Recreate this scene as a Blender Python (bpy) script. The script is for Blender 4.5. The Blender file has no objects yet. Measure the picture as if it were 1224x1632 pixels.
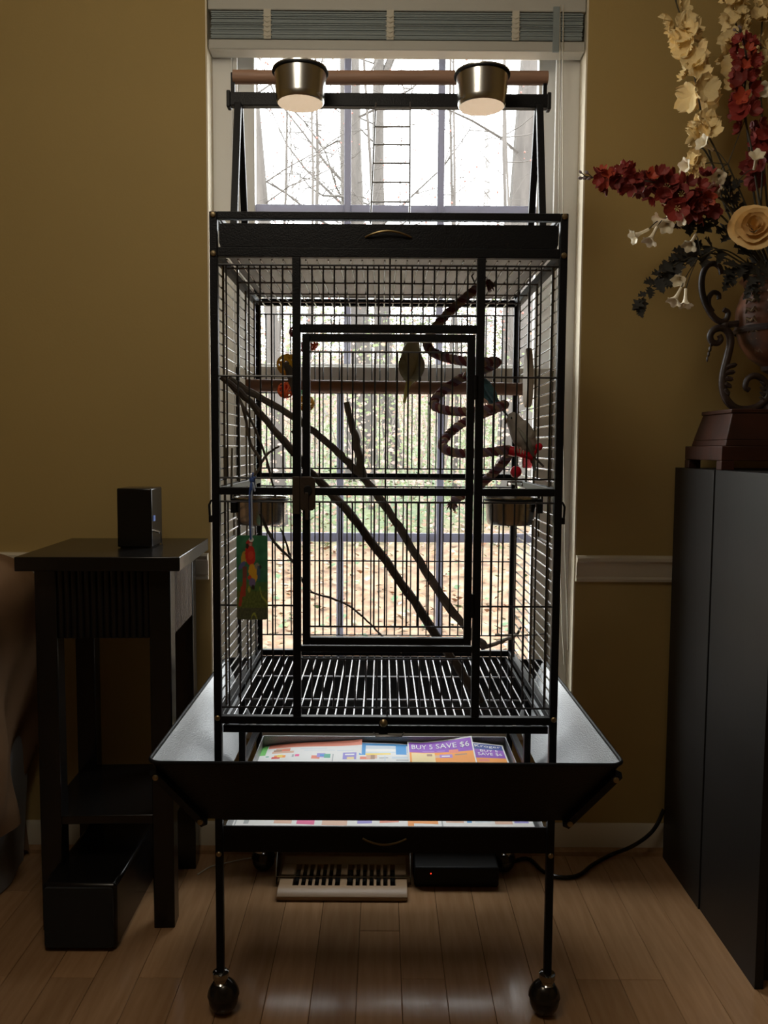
import bpy, bmesh, math, random
from mathutils import Vector, Matrix, Euler, noise
C = bpy.context.scene
COL = C.collection
PI = math.pi
def R(d): return math.radians(d)

# ---------------------------------------------------------------- camera, sky, lights, exposure
cam = bpy.data.objects.new('camera', bpy.data.cameras.new('camera'))
COL.objects.link(cam)
cam.data.sensor_width = 36.0
cam.data.lens = 36.0 * 1330.0 / 1632.0
cam.data.clip_start = 0.05
cam.matrix_world = Matrix.Translation((0, 0, 1.09)) @ (Matrix.Rotation(R(-0.13), 4, 'Z') @ Matrix.Rotation(R(90 - 4.4), 4, 'X') @ Matrix.Rotation(R(0.35), 4, 'Z'))
C.camera = cam

C.view_settings.view_transform = 'Standard'
C.view_settings.look = 'None'
C.view_settings.exposure = 0.0
C.view_settings.gamma = 1.0
C.view_settings.use_curve_mapping = False

world = bpy.data.worlds.new('overcast_sky')
C.world = world
world.use_nodes = True
wn = world.node_tree.nodes
wl = world.node_tree.links
bg = wn['Background']
bg.inputs['Color'].default_value = (0.97, 0.985, 1.0, 1)
bg.inputs['Strength'].default_value = 10.0

def area(name, loc, target, sx, sy, power, color, portal=False):
    L = bpy.data.lights.new(name, 'AREA')
    L.shape = 'RECTANGLE'; L.size = sx; L.size_y = sy
    L.energy = power; L.color = color
    o = bpy.data.objects.new(name, L); COL.objects.link(o)
    o.location = loc
    d = Vector(target) - Vector(loc)
    o.rotation_euler = d.to_track_quat('-Z', 'Y').to_euler()
    if portal: L.cycles.is_portal = True
    return o
area('window_portal', (0.03, 2.36, 1.28), (0.03, 0, 1.28), 0.96, 1.88, 1, (1, 1, 1), True)
# added unseen point light as fill for the room, above the frame
_l = bpy.data.lights.new('room_fill_light', 'POINT'); _l.energy = 16.5; _l.color = (1.0, 0.90, 0.73); _l.shadow_soft_size = 0.22
_o = bpy.data.objects.new('room_fill_light', _l); COL.objects.link(_o); _o.location = (-0.30, 0.75, 2.15)

# ---------------------------------------------------------------- helpers
ORG = {}
def org(o): return ORG.get(o.name, Vector((0, 0, 0))) if o else Vector((0, 0, 0))

class MB:
    def __init__(s): s.v = []; s.f = []; s.m = []; s.cur = 0
    def add(s, vs, fs):
        b = len(s.v); s.v += [tuple(p) for p in vs]
        for f in fs: s.f.append([b + i for i in f]); s.m.append(s.cur)
        return s
    def box(s, x0, x1, y0, y1, z0, z1):
        return s.add([(x0, y0, z0), (x1, y0, z0), (x1, y1, z0), (x0, y1, z0), (x0, y0, z1), (x1, y0, z1), (x1, y1, z1), (x0, y1, z1)],
                     [(0, 3, 2, 1), (4, 5, 6, 7), (0, 1, 5, 4), (1, 2, 6, 5), (2, 3, 7, 6), (3, 0, 4, 7)])
    def prism(s, poly, axis, a, b):
        n = len(poly)
        def mk(p, t):
            if axis == 'x': return (t, p[0], p[1])
            if axis == 'y': return (p[0], t, p[1])
            return (p[0], p[1], t)
        return s.add([mk(p, a) for p in poly] + [mk(p, b) for p in poly],
                     [tuple(range(n))[::-1], tuple(range(n, 2 * n))] + [(i, (i + 1) % n, n + (i + 1) % n, n + i) for i in range(n)])
    def tube(s, pts, r, n=8, closed=False, cap=True, flat=1.0):
        pts = [Vector(p) for p in pts]; k = len(pts)
        rs = r if isinstance(r, (list, tuple)) else [r] * k
        t0 = (pts[1] - pts[0]).normalized()
        up = Vector((0, 0, 1)) if abs(t0.z) < 0.9 else Vector((0, 1, 0))
        nrm = (up - t0 * up.dot(t0)).normalized()
        vs = []
        for i, p in enumerate(pts):
            if closed: t = pts[(i + 1) % k] - pts[(i - 1) % k]
            else: t = pts[min(i + 1, k - 1)] - pts[max(i - 1, 0)]
            t.normalize()
            nrm = nrm - t * nrm.dot(t)
            if nrm.length < 1e-6: nrm = t.orthogonal()
            nrm.normalize(); bi = t.cross(nrm)
            for j in range(n):
                a = 2 * PI * j / n
                vs.append(p + (nrm * math.cos(a) * flat + bi * math.sin(a)) * rs[i])
        fs = []
        for i in range(k if closed else k - 1):
            i2 = (i + 1) % k
            for j in range(n):
                fs.append((i * n + j, i * n + (j + 1) % n, i2 * n + (j + 1) % n, i2 * n + j))
        if cap and not closed:
            fs.append(tuple(range(n))[::-1]); fs.append(tuple(range((k - 1) * n, k * n)))
        return s.add(vs, fs)
    def lathe(s, prof, c=(0, 0, 0), n=24, axis='z', cap=True):
        vs = []
        for r, h in prof:
            for j in range(n):
                a = 2 * PI * j / n
                x, y = r * math.cos(a), r * math.sin(a)
                if axis == 'z': p = (c[0] + x, c[1] + y, c[2] + h)
                elif axis == 'y': p = (c[0] + x, c[1] + h, c[2] + y)
                else: p = (c[0] + h, c[1] + x, c[2] + y)
                vs.append(p)
        k = len(prof); fs = []
        for i in range(k - 1):
            for j in range(n):
                fs.append((i * n + j, i * n + (j + 1) % n, (i + 1) * n + (j + 1) % n, (i + 1) * n + j))
        if cap:
            if prof[0][0] > 1e-6: fs.append(tuple(range(n))[::-1])
            if prof[-1][0] > 1e-6: fs.append(tuple(range((k - 1) * n, k * n)))
        return s.add(vs, fs)
    def ball(s, c, r, n=14, m=9):
        rr = r if isinstance(r, (list, tuple)) else (r, r, r)
        prof = [(math.sin(PI * i / m), -math.cos(PI * i / m)) for i in range(m + 1)]
        b = MB().lathe(prof, n=n, cap=False)
        return s.add([(c[0] + p[0] * rr[0], c[1] + p[1] * rr[1], c[2] + p[2] * rr[2]) for p in b.v], b.f)
    def sweep(s, rings, n=14):
        # rings: (center, axis_u, axis_v) elliptical sections joined into one skin
        vs = []
        for c, u, v in rings:
            c = Vector(c); u = Vector(u); v = Vector(v)
            for j in range(n):
                a = 2 * PI * j / n
                vs.append(c + u * math.cos(a) + v * math.sin(a))
        k = len(rings)
        fs = [(i * n + j, i * n + (j + 1) % n, (i + 1) * n + (j + 1) % n, (i + 1) * n + j) for i in range(k - 1) for j in range(n)]
        fs += [tuple(range(n))[::-1], tuple(range((k - 1) * n, k * n))]
        return s.add(vs, fs)
    def grid(s, fn, nu, nv):
        vs = [fn(i / nu, j / nv) for j in range(nv + 1) for i in range(nu + 1)]
        w = nu + 1
        return s.add(vs, [(j * w + i, j * w + i + 1, (j + 1) * w + i + 1, (j + 1) * w + i) for j in range(nv) for i in range(nu)])
    def mesh(s, name, mats, o=(0, 0, 0), smooth=True, fix=True, sharp=38):
        me = bpy.data.meshes.new(name)
        ox, oy, oz = o
        me.from_pydata([(p[0] - ox, p[1] - oy, p[2] - oz) for p in s.v], [], s.f)
        for m in (mats if isinstance(mats, (list, tuple)) else [mats]): me.materials.append(m)
        for i, p in enumerate(me.polygons): p.material_index = s.m[i]
        if fix:
            b = bmesh.new(); b.from_mesh(me); bmesh.ops.recalc_face_normals(b, faces=b.faces); b.to_mesh(me); b.free()
        if smooth:
            me.shade_smooth()
            try:
                if sharp: me.set_sharp_from_angle(angle=R(sharp))
            except Exception: pass
        me.update()
        return me
    def build(s, name, mats, parent=None, base=None, smooth=True, bevel=0.0, fix=True):
        g = org(parent) if parent else Vector(base or (0, 0, 0))
        o = bpy.data.objects.new(name, s.mesh(name, mats, g, smooth, fix))
        COL.objects.link(o)
        if parent: o.parent = parent
        else: o.location = g
        ORG[o.name] = g
        if bevel:
            md = o.modifiers.new('edge', 'BEVEL'); md.width = bevel; md.segments = 2; md.limit_method = 'ANGLE'; md.angle_limit = R(40)
        return o

def tag(o, label=None, cat=None, group=None, kind=None):
    if label: o['label'] = label
    if cat: o['category'] = cat
    if group: o['group'] = group
    if kind: o['kind'] = kind
    return o
def thing(name, label, cat, loc, group=None, kind=None):
    o = bpy.data.objects.new(name, None); o.empty_display_size = 0.05
    COL.objects.link(o); o.location = loc; ORG[o.name] = Vector(loc)
    return tag(o, label, cat, group, kind)
def inst(name, me, parent, loc=None, rot=None, scale=None):
    # one piece sharing mesh data; loc in world metres
    o = bpy.data.objects.new(name, me); COL.objects.link(o)
    o.parent = parent
    o.location = Vector(loc) - org(parent)
    if rot: o.rotation_euler = rot
    if scale: o.scale = scale
    ORG[o.name] = Vector(loc)
    return o

def lin(r, g, b):
    f = lambda c: ((c / 255 + 0.055) / 1.055) ** 2.4 if c / 255 > 0.04045 else c / 255 / 12.92
    return (f(r), f(g), f(b), 1)
def mat(name, col, rough=0.5, metal=0.0, bump=0.0, bscale=60.0, var=0.0, vscale=8.0, spec=None, coat=0.0, stretch=None, col2=None, rand=0.0, ior=None, alpha=None, trans=0.0, sheen=0.0, bdist=.002):
    m = bpy.data.materials.new(name); m.use_nodes = True
    nt = m.node_tree; N = nt.nodes; L = nt.links; b = N['Principled BSDF']
    b.inputs['Base Color'].default_value = col if len(col) == 4 else (*col, 1)
    b.inputs['Roughness'].default_value = rough; b.inputs['Metallic'].default_value = metal
    if spec is not None: b.inputs['Specular IOR Level'].default_value = spec
    if ior: b.inputs['IOR'].default_value = ior
    if coat: b.inputs['Coat Weight'].default_value = coat; b.inputs['Coat Roughness'].default_value = 0.15
    if trans: b.inputs['Transmission Weight'].default_value = trans
    if sheen: b.inputs['Sheen Weight'].default_value = sheen
    tc = None
    def coords():
        nonlocal tc
        if tc is None:
            t = N.new('ShaderNodeTexCoord'); mp = N.new('ShaderNodeMapping')
            L.new(t.outputs['Object'], mp.inputs['Vector'])
            if stretch: mp.inputs['Scale'].default_value = stretch
            tc = mp.outputs['Vector']
        return tc
    last = None
    if var or col2:
        n = N.new('ShaderNodeTexNoise'); n.inputs['Scale'].default_value = vscale; n.inputs['Detail'].default_value = 5
        L.new(coords(), n.inputs['Vector'])
        cr = N.new('ShaderNodeValToRGB'); c = b.inputs['Base Color'].default_value[:]
        c2 = col2 if col2 else tuple(x * (1 - var) for x in c[:3])
        cr.color_ramp.elements[0].position = 0.35; cr.color_ramp.elements[1].position = 0.68
        cr.color_ramp.elements[0].color = (*c2[:3], 1); cr.color_ramp.elements[1].color = c
        L.new(n.outputs['Fac'], cr.inputs['Fac']); last = cr.outputs['Color']
        L.new(last, b.inputs['Base Color'])
    if rand:
        oi = N.new('ShaderNodeObjectInfo'); hs = N.new('ShaderNodeHueSaturation')
        mr = N.new('ShaderNodeMapRange'); mr.inputs['To Min'].default_value = 1 - rand; mr.inputs['To Max'].default_value = 1 + rand
        L.new(oi.outputs['Random'], mr.inputs['Value']); L.new(mr.outputs['Result'], hs.inputs['Value'])
        if last: L.new(last, hs.inputs['Color'])
        else: hs.inputs['Color'].default_value = b.inputs['Base Color'].default_value
        L.new(hs.outputs['Color'], b.inputs['Base Color'])
    if bump:
        n = N.new('ShaderNodeTexNoise'); n.inputs['Scale'].default_value = bscale; n.inputs['Detail'].default_value = 3
        L.new(coords(), n.inputs['Vector'])
        bp = N.new('ShaderNodeBump'); bp.inputs['Strength'].default_value = bump; bp.inputs['Distance'].default_value = bdist
        L.new(n.outputs['Fac'], bp.inputs['Height']); L.new(bp.outputs['Normal'], b.inputs['Normal'])
    return m
def glass_mat(name, tint=(1, 1, 1), refl=0.06, rough=0.0):
    m = bpy.data.materials.new(name); m.use_nodes = True
    nt = m.node_tree; N = nt.nodes; L = nt.links
    for n in list(N): N.remove(n)
    out = N.new('ShaderNodeOutputMaterial'); mx = N.new('ShaderNodeMixShader'); t = N.new('ShaderNodeBsdfTransparent'); g = N.new('ShaderNodeBsdfGlossy')
    t.inputs['Color'].default_value = (*tint, 1); g.inputs['Roughness'].default_value = rough
    fr = N.new('ShaderNodeLayerWeight'); fr.inputs['Blend'].default_value = refl
    L.new(fr.outputs['Fresnel'], mx.inputs['Fac']); L.new(t.outputs[0], mx.inputs[1]); L.new(g.outputs[0], mx.inputs[2]); L.new(mx.outputs[0], out.inputs['Surface'])
    return m
def attr_mat(name, rough=0.4, attr='print'):
    m = bpy.data.materials.new(name); m.use_nodes = True
    a = m.node_tree.nodes.new('ShaderNodeAttribute'); a.attribute_name = attr
    b = m.node_tree.nodes['Principled BSDF']; b.inputs['Roughness'].default_value = rough
    m.node_tree.links.new(a.outputs['Color'], b.inputs['Base Color'])
    return m

M = {}
M['wall'] = mat('ochre_wall_paint', (0.43, 0.305, 0.11), 0.75, bump=0.12, bscale=180, var=0.05, vscale=2)
M['reveal'] = mat('cream_reveal_paint', (0.78, 0.70, 0.54), 0.6, bump=0.08, bscale=180)
M['trim'] = mat('white_trim_paint', (0.62, 0.55, 0.42), 0.45)
M['ceiling'] = mat('white_ceiling', (0.75, 0.72, 0.66), 0.8)
M['vinyl'] = mat('white_window_vinyl', (0.80, 0.79, 0.76), 0.4)
M['muntin'] = mat('blue_grey_grille', (0.48, 0.48, 0.55), 0.4)
_t = M['muntin'].node_tree; _tr = _t.nodes.new('ShaderNodeBsdfTranslucent'); _tr.inputs['Color'].default_value = (.46, .46, .53, 1)
_mx = _t.nodes.new('ShaderNodeMixShader'); _mx.inputs['Fac'].default_value = .42            # translucency stands in for glare lightening the backlit grilles
_t.links.new(_t.nodes['Principled BSDF'].outputs[0], _mx.inputs[1]); _t.links.new(_tr.outputs[0], _mx.inputs[2]); _t.links.new(_mx.outputs[0], _t.nodes['Material Output'].inputs['Surface'])
M['glass'] = glass_mat('window_glass', (0.97, 0.98, 0.97), 0.04)
M['clear'] = glass_mat('clear_plastic', (0.93, 0.92, 0.90), 0.22, 0.05)
M['slat'] = mat('pale_blind_slats', (0.26, 0.305, 0.31), 0.5)
M['blindrail'] = mat('white_blind_rail', (0.52, 0.51, 0.46), 0.4)
M['cordw'] = mat('white_cord', (0.62, 0.58, 0.48), 0.7)
M['plank'] = mat('honey_maple_plank', (0.40, 0.232, 0.118), 0.125, bump=0.04, bscale=30, col2=(0.33, 0.185, 0.09), vscale=5, stretch=(14, 1.2, 14), rand=0.16, spec=0.35)
M['subfloor'] = mat('dark_subfloor', (0.05, 0.03, 0.015), 0.8)
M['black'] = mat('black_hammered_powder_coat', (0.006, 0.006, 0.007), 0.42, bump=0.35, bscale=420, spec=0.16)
M['wire'] = mat('lit_coated_wire', (0.221, 0.221, 0.230), 0.24, 0.75)  # lit copy: window reflection put into a lighter wire finish
M['wireb'] = mat('shaded_black_wire', (0.010, 0.009, 0.010), 0.3, spec=0.4)  # shaded copy of the same wire, for front, door and back
M['skirt'] = mat('window_lit_sheet_metal', (0.31, 0.315, 0.32), 0.37, 0.9, bump=0.8, bscale=420, bdist=.0018)  # lighter than the black coat: window reflection put into the finish
M['bolt'] = mat('antique_brass_bolt', (0.30, 0.23, 0.13), 0.35, 0.9)
M['brass'] = mat('dull_brass_pull', (0.20, 0.15, 0.07), 0.3, 0.9)
M['steel'] = mat('stainless_steel', (0.62, 0.61, 0.58), 0.24, 1.0)
M['lock'] = mat('bronze_grey_lock', (0.051, 0.035, 0.026), 0.5, 0.5, bump=0.3, bscale=200)
M['chrome'] = mat('chrome_caster', (0.30, 0.29, 0.27), 0.12, 1.0)
M['hood'] = mat('black_nickel_hood', (0.05, 0.045, 0.04), 0.18, 0.8)
M['rubber'] = mat('black_caster_ball', (0.008, 0.008, 0.008), 0.2)
M['perch'] = mat('dowel_wood', (0.34, 0.19, 0.12), 0.55, bump=0.2, bscale=25, var=0.25, vscale=6, stretch=(1, 12, 12))
M['bark'] = mat('dark_bark', (0.060, 0.040, 0.028), 0.85, bump=0.8, bscale=60, var=0.5, vscale=30)
M['bark2'] = mat('grey_brown_bark', (0.11, 0.085, 0.062), 0.85, bump=0.8, bscale=60, var=0.4, vscale=30)
M['blackplastic'] = mat('black_plastic', (0.008, 0.008, 0.008), 0.5, spec=0.2)
M['espresso'] = mat('espresso_wood', (0.007, 0.006, 0.0055), 0.22, bump=0.06, bscale=40, stretch=(8, 8, 1), spec=0.4)
M['cabinet'] = mat('black_brown_veneer', (0.016, 0.0145, 0.0135), 0.42, bump=0.05, bscale=50, stretch=(6, 6, 0.6), spec=0.2)
M['paper'] = mat('newsprint_white', (0.80, 0.80, 0.80), 0.7)

# ---------------------------------------------------------------- the room
WX0, WX1, WY0, WY1, HC = -2.5, 2.1, -2.4, 2.19, 2.56
OX0, OX1, OZ0, OZ1 = -0.453, 0.513, 0.34, 2.225          # window opening
w = MB()
w.box(WX0 - .15, OX0, WY1, WY1 + .17, 0, HC); w.box(OX1, WX1 + .15, WY1, WY1 + .17, 0, HC)
w.box(OX0, OX1, WY1, WY1 + .17, 0, OZ0); w.box(OX0, OX1, WY1, WY1 + .17, OZ1, HC)
tag(w.build('wall_back', M['wall'], smooth=False), 'ochre painted wall around the window', kind='structure')
tag(MB().box(WX0 - .15, WX0, WY0, WY1, 0, HC).build('wall_left', M['wall'], smooth=False), kind='structure')
tag(MB().box(WX1, WX1 + .15, WY0, WY1, 0, HC).build('wall_right', M['wall'], smooth=False), kind='structure')
tag(MB().box(WX0 - .15, WX1 + .15, WY0 - .15, WY0, 0, HC).build('wall_front', M['wall'], smooth=False), kind='structure')
tag(MB().box(WX0 - .15, WX1 + .15, WY0 - .15, WY1 + .17, HC, HC + .12).build('ceiling', M['ceiling'], smooth=False), kind='structure')
floor = MB().box(WX0 - .15, WX1 + .15, WY0 - .15, WY1 + .17, -.10, -.012).build('floor', M['subfloor'], smooth=False)
tag(floor, 'honey coloured wooden plank floor', kind='structure')
PW = 0.0902
random.seed(11)
def plank_mesh(ln):
    b = MB(); h = PW / 2 - .0004; l = ln / 2 - .0004; e = .0009
    b.add([(-h, -l, -.012), (h, -l, -.012), (h, l, -.012), (-h, l, -.012), (-h, -l, -e), (h, -l, -e), (h, l, -e), (-h, l, -e),
           (-h + e, -l + e, 0), (h - e, -l + e, 0), (h - e, l - e, 0), (-h + e, l - e, 0)],
          [(4, 5, 9, 8), (5, 6, 10, 9), (6, 7, 11, 10), (7, 4, 8, 11), (8, 9, 10, 11), (0, 1, 5, 4), (1, 2, 6, 5), (2, 3, 7, 6), (3, 0, 4, 7)])
    return b.mesh('plank', M['plank'], smooth=False, fix=False)
PLM = {}
def plank(x, y0, y1):
    ln = round(max(.08, y1 - y0), 2)
    if ln not in PLM: PLM[ln] = plank_mesh(ln)
    o = inst('plank', PLM[ln], floor, (x, (y0 + y1) / 2, 0))
x = -0.1355 - PW / 2 - 27 * PW
while x < WX1 - .02:
    if x > WX0 + .02:
        y = WY1
        first = True
        while y > WY0 + .05:
            ln = random.choice([.72, .95, 1.15, 1.35]) if not first else random.choice([.22, .38, .55, .75, .95, 1.1])
            first = False
            y0 = max(WY0, y - ln)
            if y0 - WY0 < .25: y0 = WY0
            plank(x, y0, y)
            y = y0
    x += PW

# chair rail, baseboards
def rail_prof(zb, zt, y, d):
    h = zt - zb
    return [(y, zb), (y - d * .45, zb), (y - d * .55, zb + h * .10), (y - d * .35, zb + h * .18), (y - d * .5, zb + h * .30), (y - d * .45, zb + h * .55), (y - d * .62, zb + h * .72),
            (y - d, zb + h * .80), (y - d, zb + h * .92), (y - d * .75, zt), (y, zt)]
for nm, x0, x1 in (('trim_1', WX0, OX0 - .004), ('trim_2', OX1 + .004 - .03, WX1)):
    tag(MB().prism(rail_prof(.741, .810, WY1, .022), 'x', x0 if nm == 'trim_1' else OX1 + .0, x1).build(nm, M['trim'], base=((x0 + x1) / 2, WY1, .77)), 'cream moulded chair rail', kind='structure')
base_prof = [(WY1, 0), (WY1 - .014, 0), (WY1 - .014, .058), (WY1 - .010, .066), (WY1 - .009, .074), (WY1 - .004, .080), (WY1, .080)]
tag(MB().prism(base_prof, 'x', WX0, WX1).build('baseboard_back', M['trim'], base=(0, WY1, 0)), 'cream painted baseboard under the window', kind='structure')
shoe = [(WY1 - .014, 0), (WY1 - .028, 0), (WY1 - .026, .010), (WY1 - .014, .018)]
tag(MB().prism(shoe, 'x', WX0, WX1).build('trim_3', M['plank'], base=(0, WY1, 0)), 'wooden shoe moulding along the baseboard', kind='structure')

# ---------------------------------------------------------------- the window
win = thing('window_1', 'tall white double hung window with grilles', None, (.03, 2.28, OZ0), kind='structure')
b = MB()                                                    # painted reveal lining
b.box(OX0, OX0 + .004, WY1 + .001, 2.26, OZ0, OZ1); b.box(OX1 - .004, OX1, WY1 + .001, 2.26, OZ0, OZ1); b.box(OX0, OX1, WY1 + .001, 2.26, OZ1 - .004, OZ1)
b.build('reveal', M['reveal'], win, smooth=False)
MB().box(OX0 - .02, OX1 + .02, WY1 - .03, 2.27, OZ0 - .022, OZ0 + .004).build('sill', M['trim'], win, bevel=.004)
b = MB()
FX0, FX1 = -.398, .461
b.box(OX0 + .004, FX0, 2.255, 2.355, OZ0 + .004, OZ1 - .004); b.box(FX1, OX1 - .004, 2.255, 2.355, OZ0 + .004, OZ1 - .004)
b.box(FX0, FX1, 2.255, 2.355, OZ1 - .05, OZ1 - .004); b.box(FX0, FX1, 2.255, 2.355, OZ0 + .004, OZ0 + .04)
b.box(FX0, FX0 + .012, 2.262, 2.275, OZ0 + .04, OZ1 - .05); b.box(FX1 - .012, FX1, 2.262, 2.275, OZ0 + .04, OZ1 - .05)
b.build('window_frame', M['vinyl'], win, smooth=False, bevel=.0015)
def sash(y0, y1, z0, z1, gx0, gx1, gz0, gz1, vx, hz, label):
    s = MB()
    s.box(FX0 + .001, gx0, y0, y1, z0, z1); s.box(gx1, FX1 - .001, y0, y1, z0, z1); s.box(gx0, gx1, y0, y1, gz1, z1); s.box(gx0, gx1, y0, y1, z0, gz0)
    so = s.build('sash', M['vinyl'], win, smooth=False, bevel=.002)
    so['label'] = label
    ym = (y0 + y1) / 2
    for v in vx: MB().box(v - .0095, v + .0095, ym - .006, ym + .006, gz0, gz1).build('muntin', M['muntin'], so, smooth=False, bevel=.003)
    hs = [gz0, hz, gz1]; xs = [gx0] + list(vx) + [gx1]
    xe = [gx0] + [q for v in vx for q in (v - .0095, v + .0095)] + [gx1]
    for i in range(3): MB().box(xe[2 * i], xe[2 * i + 1], ym - .006, ym + .006, hz - .0125, hz + .0125).build('muntin', M['muntin'], so, smooth=False, bevel=.003)
    for i in range(3):
        for j in range(2):
            MB().box(xs[i], xs[i + 1], ym - .0015, ym + .0015, hs[j], hs[j + 1]).build('pane', M['glass'], so, smooth=False)
sash(2.305, 2.335, 1.262, 2.176, -.3475, .4115, 1.318, 2.133, (-.0985, .1535), 1.733, 'upper sash with three panes across')
sash(2.262, 2.292, .381, 1.306, -.345, .409, .432, 1.262, (-.115, .158), .845, 'lower sash behind the bird cage')

# raised blind
bl = thing('window_blind', 'raised pale slatted blind bunched at the top of the window', 'blind', (.03, 2.215, 2.08))
MB().box(OX0 + .006, OX1 - .006, 2.196, 2.246, 2.190, 2.221).build('head_rail', M['blindrail'], bl, bevel=.002)
sm = MB().box(-.470, .470, -.023, .023, -.0011, .0011).mesh('slat', M['slat'], smooth=False)
random.seed(3)
for i in range(25):
    inst('slat', sm, bl, (.03 + random.uniform(-.002, .002), 2.222 + random.uniform(-.002, .002), 2.1225 + i * .0027), (random.uniform(-.02, .02), 0, 0))
MB().box(OX0 + .006, OX1 - .006, 2.197, 2.247, 2.094, 2.119).build('bottom_rail', M['blindrail'], bl, bevel=.003)
for px in (-.297, .013, .330):
    t = MB(); t.box(px - .009, px + .009, 2.1925, 2.1955, 2.118, 2.190)
    for k in range(5): t.tube([(px - .011, 2.194, 2.128 + k * .012), (px, 2.190, 2.122 + k * .012), (px + .011, 2.194, 2.128 + k * .012)], .0014, 5)
    t.build('ladder_tape', M['cordw'], bl)
t = MB()
for dx, dz in ((0, 0), (.008, .04)):
    t.tube([(.441 + dx, 2.194, 2.205), (.442 + dx, 2.1915, 2.10), (.452 + dx * 1.4, 2.186, 1.4), (.470 + dx * 1.5, 2.183, .82), (.478 + dx * 1.6, 2.178, .62 + dz), (.486 + dx, 2.175, .52 + dz)], .0013, 5)
t.build('pull_cord', M['cordw'], bl)
MB().box(.424, .440, 2.190, 2.196, 2.09, 2.2).build('cord_lock', M['slat'], bl, bevel=.001)

# ---------------------------------------------------------------- outdoors
def gz(x, y):
    base = -.45 if y < 5 else (-.45 + .145 * (y - 5) if y < 55 else -.45 + .145 * 50 + .02 * (y - 55))
    return base + .25 * noise.noise((x * .15, y * .15, 0)) * min(1, max(0, (y - 4) / 4))
gm = bpy.data.materials.new('leaf_littered_ground'); gm.use_nodes = True
nt = gm.node_tree; N = nt.nodes; L = nt.links; B = N['Principled BSDF']; B.inputs['Roughness'].default_value = .9
tcn = N.new('ShaderNodeTexCoord')
n1 = N.new('ShaderNodeTexNoise'); n1.inputs['Scale'].default_value = 9; n1.inputs['Detail'].default_value = 6
n2 = N.new('ShaderNodeTexNoise'); n2.inputs['Scale'].default_value = .55; n2.inputs['Detail'].default_value = 4
L.new(tcn.outputs['Object'], n1.inputs['Vector']); L.new(tcn.outputs['Object'], n2.inputs['Vector'])
r1 = N.new('ShaderNodeValToRGB'); r1.color_ramp.elements[0].color = (0.094, 0.055, 0.035, 1); r1.color_ramp.elements[1].color = (0.172, 0.129, 0.090, 1)
r1.color_ramp.elements[0].position = .33; r1.color_ramp.elements[1].position = .66
e = r1.color_ramp.elements.new(.5); e.color = (0.156, 0.098, 0.058, 1)
r2 = N.new('ShaderNodeValToRGB'); r2.color_ramp.elements[0].color = (0.047, 0.078, 0.035, 1); r2.color_ramp.elements[1].color = (0.121, 0.133, 0.070, 1)
r2.color_ramp.elements[0].position = .35; r2.color_ramp.elements[1].position = .65
L.new(n1.outputs['Fac'], r1.inputs['Fac']); L.new(n1.outputs['Fac'], r2.inputs['Fac'])
sx = N.new('ShaderNodeSeparateXYZ'); L.new(tcn.outputs['Object'], sx.inputs['Vector'])
# a band of ivy and grass crosses the slope; leaf litter in front of it and beyond it
cr = N.new('ShaderNodeValToRGB'); mrg = N.new('ShaderNodeMapRange'); mrg.inputs['From Max'].default_value = 50
L.new(sx.outputs['Y'], mrg.inputs['Value'])
cr.color_ramp.elements[0].position = .14; cr.color_ramp.elements[0].color = (.16, .16, .16, 1)
cr.color_ramp.elements[1].position = .62; cr.color_ramp.elements[1].color = (.12, .12, .12, 1)
for p_, v_ in ((.20, .72), (.30, .75), (.40, .42)):
    e = cr.color_ramp.elements.new(p_); e.color = (v_, v_, v_, 1)
L.new(mrg.outputs['Result'], cr.inputs['Fac'])
ad = N.new('ShaderNodeMath'); ad.operation = 'ADD'; L.new(cr.outputs['Color'], ad.inputs[0]); L.new(n2.outputs['Fac'], ad.inputs[1])
rr = N.new('ShaderNodeMapRange'); rr.inputs['From Min'].default_value = .82; rr.inputs['From Max'].default_value = 1.12; L.new(ad.outputs[0], rr.inputs['Value'])
mx = N.new('ShaderNodeMix'); mx.data_type = 'RGBA'; L.new(rr.outputs['Result'], mx.inputs['Factor']); L.new(r1.outputs['Color'], mx.inputs['A']); L.new(r2.outputs['Color'], mx.inputs['B'])
L.new(mx.outputs['Result'], B.inputs['Base Color'])
g = MB(); g.grid(lambda u, v: (-45 + 90 * u, 2.45 + 77 * v * v + .5 * v, gz(-45 + 90 * u, 2.45 + 77 * v * v + .5 * v)), 60, 60)
tag(g.build('ground_outside', gm, fix=False), 'sloping ground outside covered with leaves and ivy', kind='structure')

random.seed(21)
lf = MB()
for i in range(15000):
    y = 4.5 + 24 * random.random() ** 1.6; hw = .35 * y + 1
    x = random.uniform(-hw, hw); z = gz(x, y) + random.uniform(.01, .06)
    s = random.uniform(.018, .045); a = random.uniform(0, 2 * PI); t = random.uniform(-.7, .7)
    grn = (random.random() < .62 if 9 < y < 18 else random.random() < .22)
    lf.cur = random.choice((3, 4)) if grn else random.choice((0, 0, 1, 2))
    ux, uy = math.cos(a) * s, math.sin(a) * s; vx, vy, vz = -math.sin(a) * s * .6, math.cos(a) * s * .6, s * t
    lf.add([(x - ux, y - uy, z), (x - vx, y - vy, z + vz), (x + ux, y + uy, z + s * .3), (x + vx, y + vy, z - vz * .3 + .01)], [(0, 1, 2, 3)])
lfm = [mat('orange_leaf', (0.156, 0.070, 0.031), .7), mat('tan_leaf', (0.172, 0.117, 0.074), .7), mat('pale_leaf', (0.203, 0.179, 0.140), .7), mat('ivy_leaf', (0.043, 0.082, 0.031), .6), mat('yellow_green_leaf', (0.117, 0.133, 0.058), .6)]
tag(lf.build('fallen_leaves', lfm, smooth=False, fix=False), 'fallen orange and green leaves scattered over the slope outside', 'leaves', kind='stuff')
br = MB()
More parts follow.
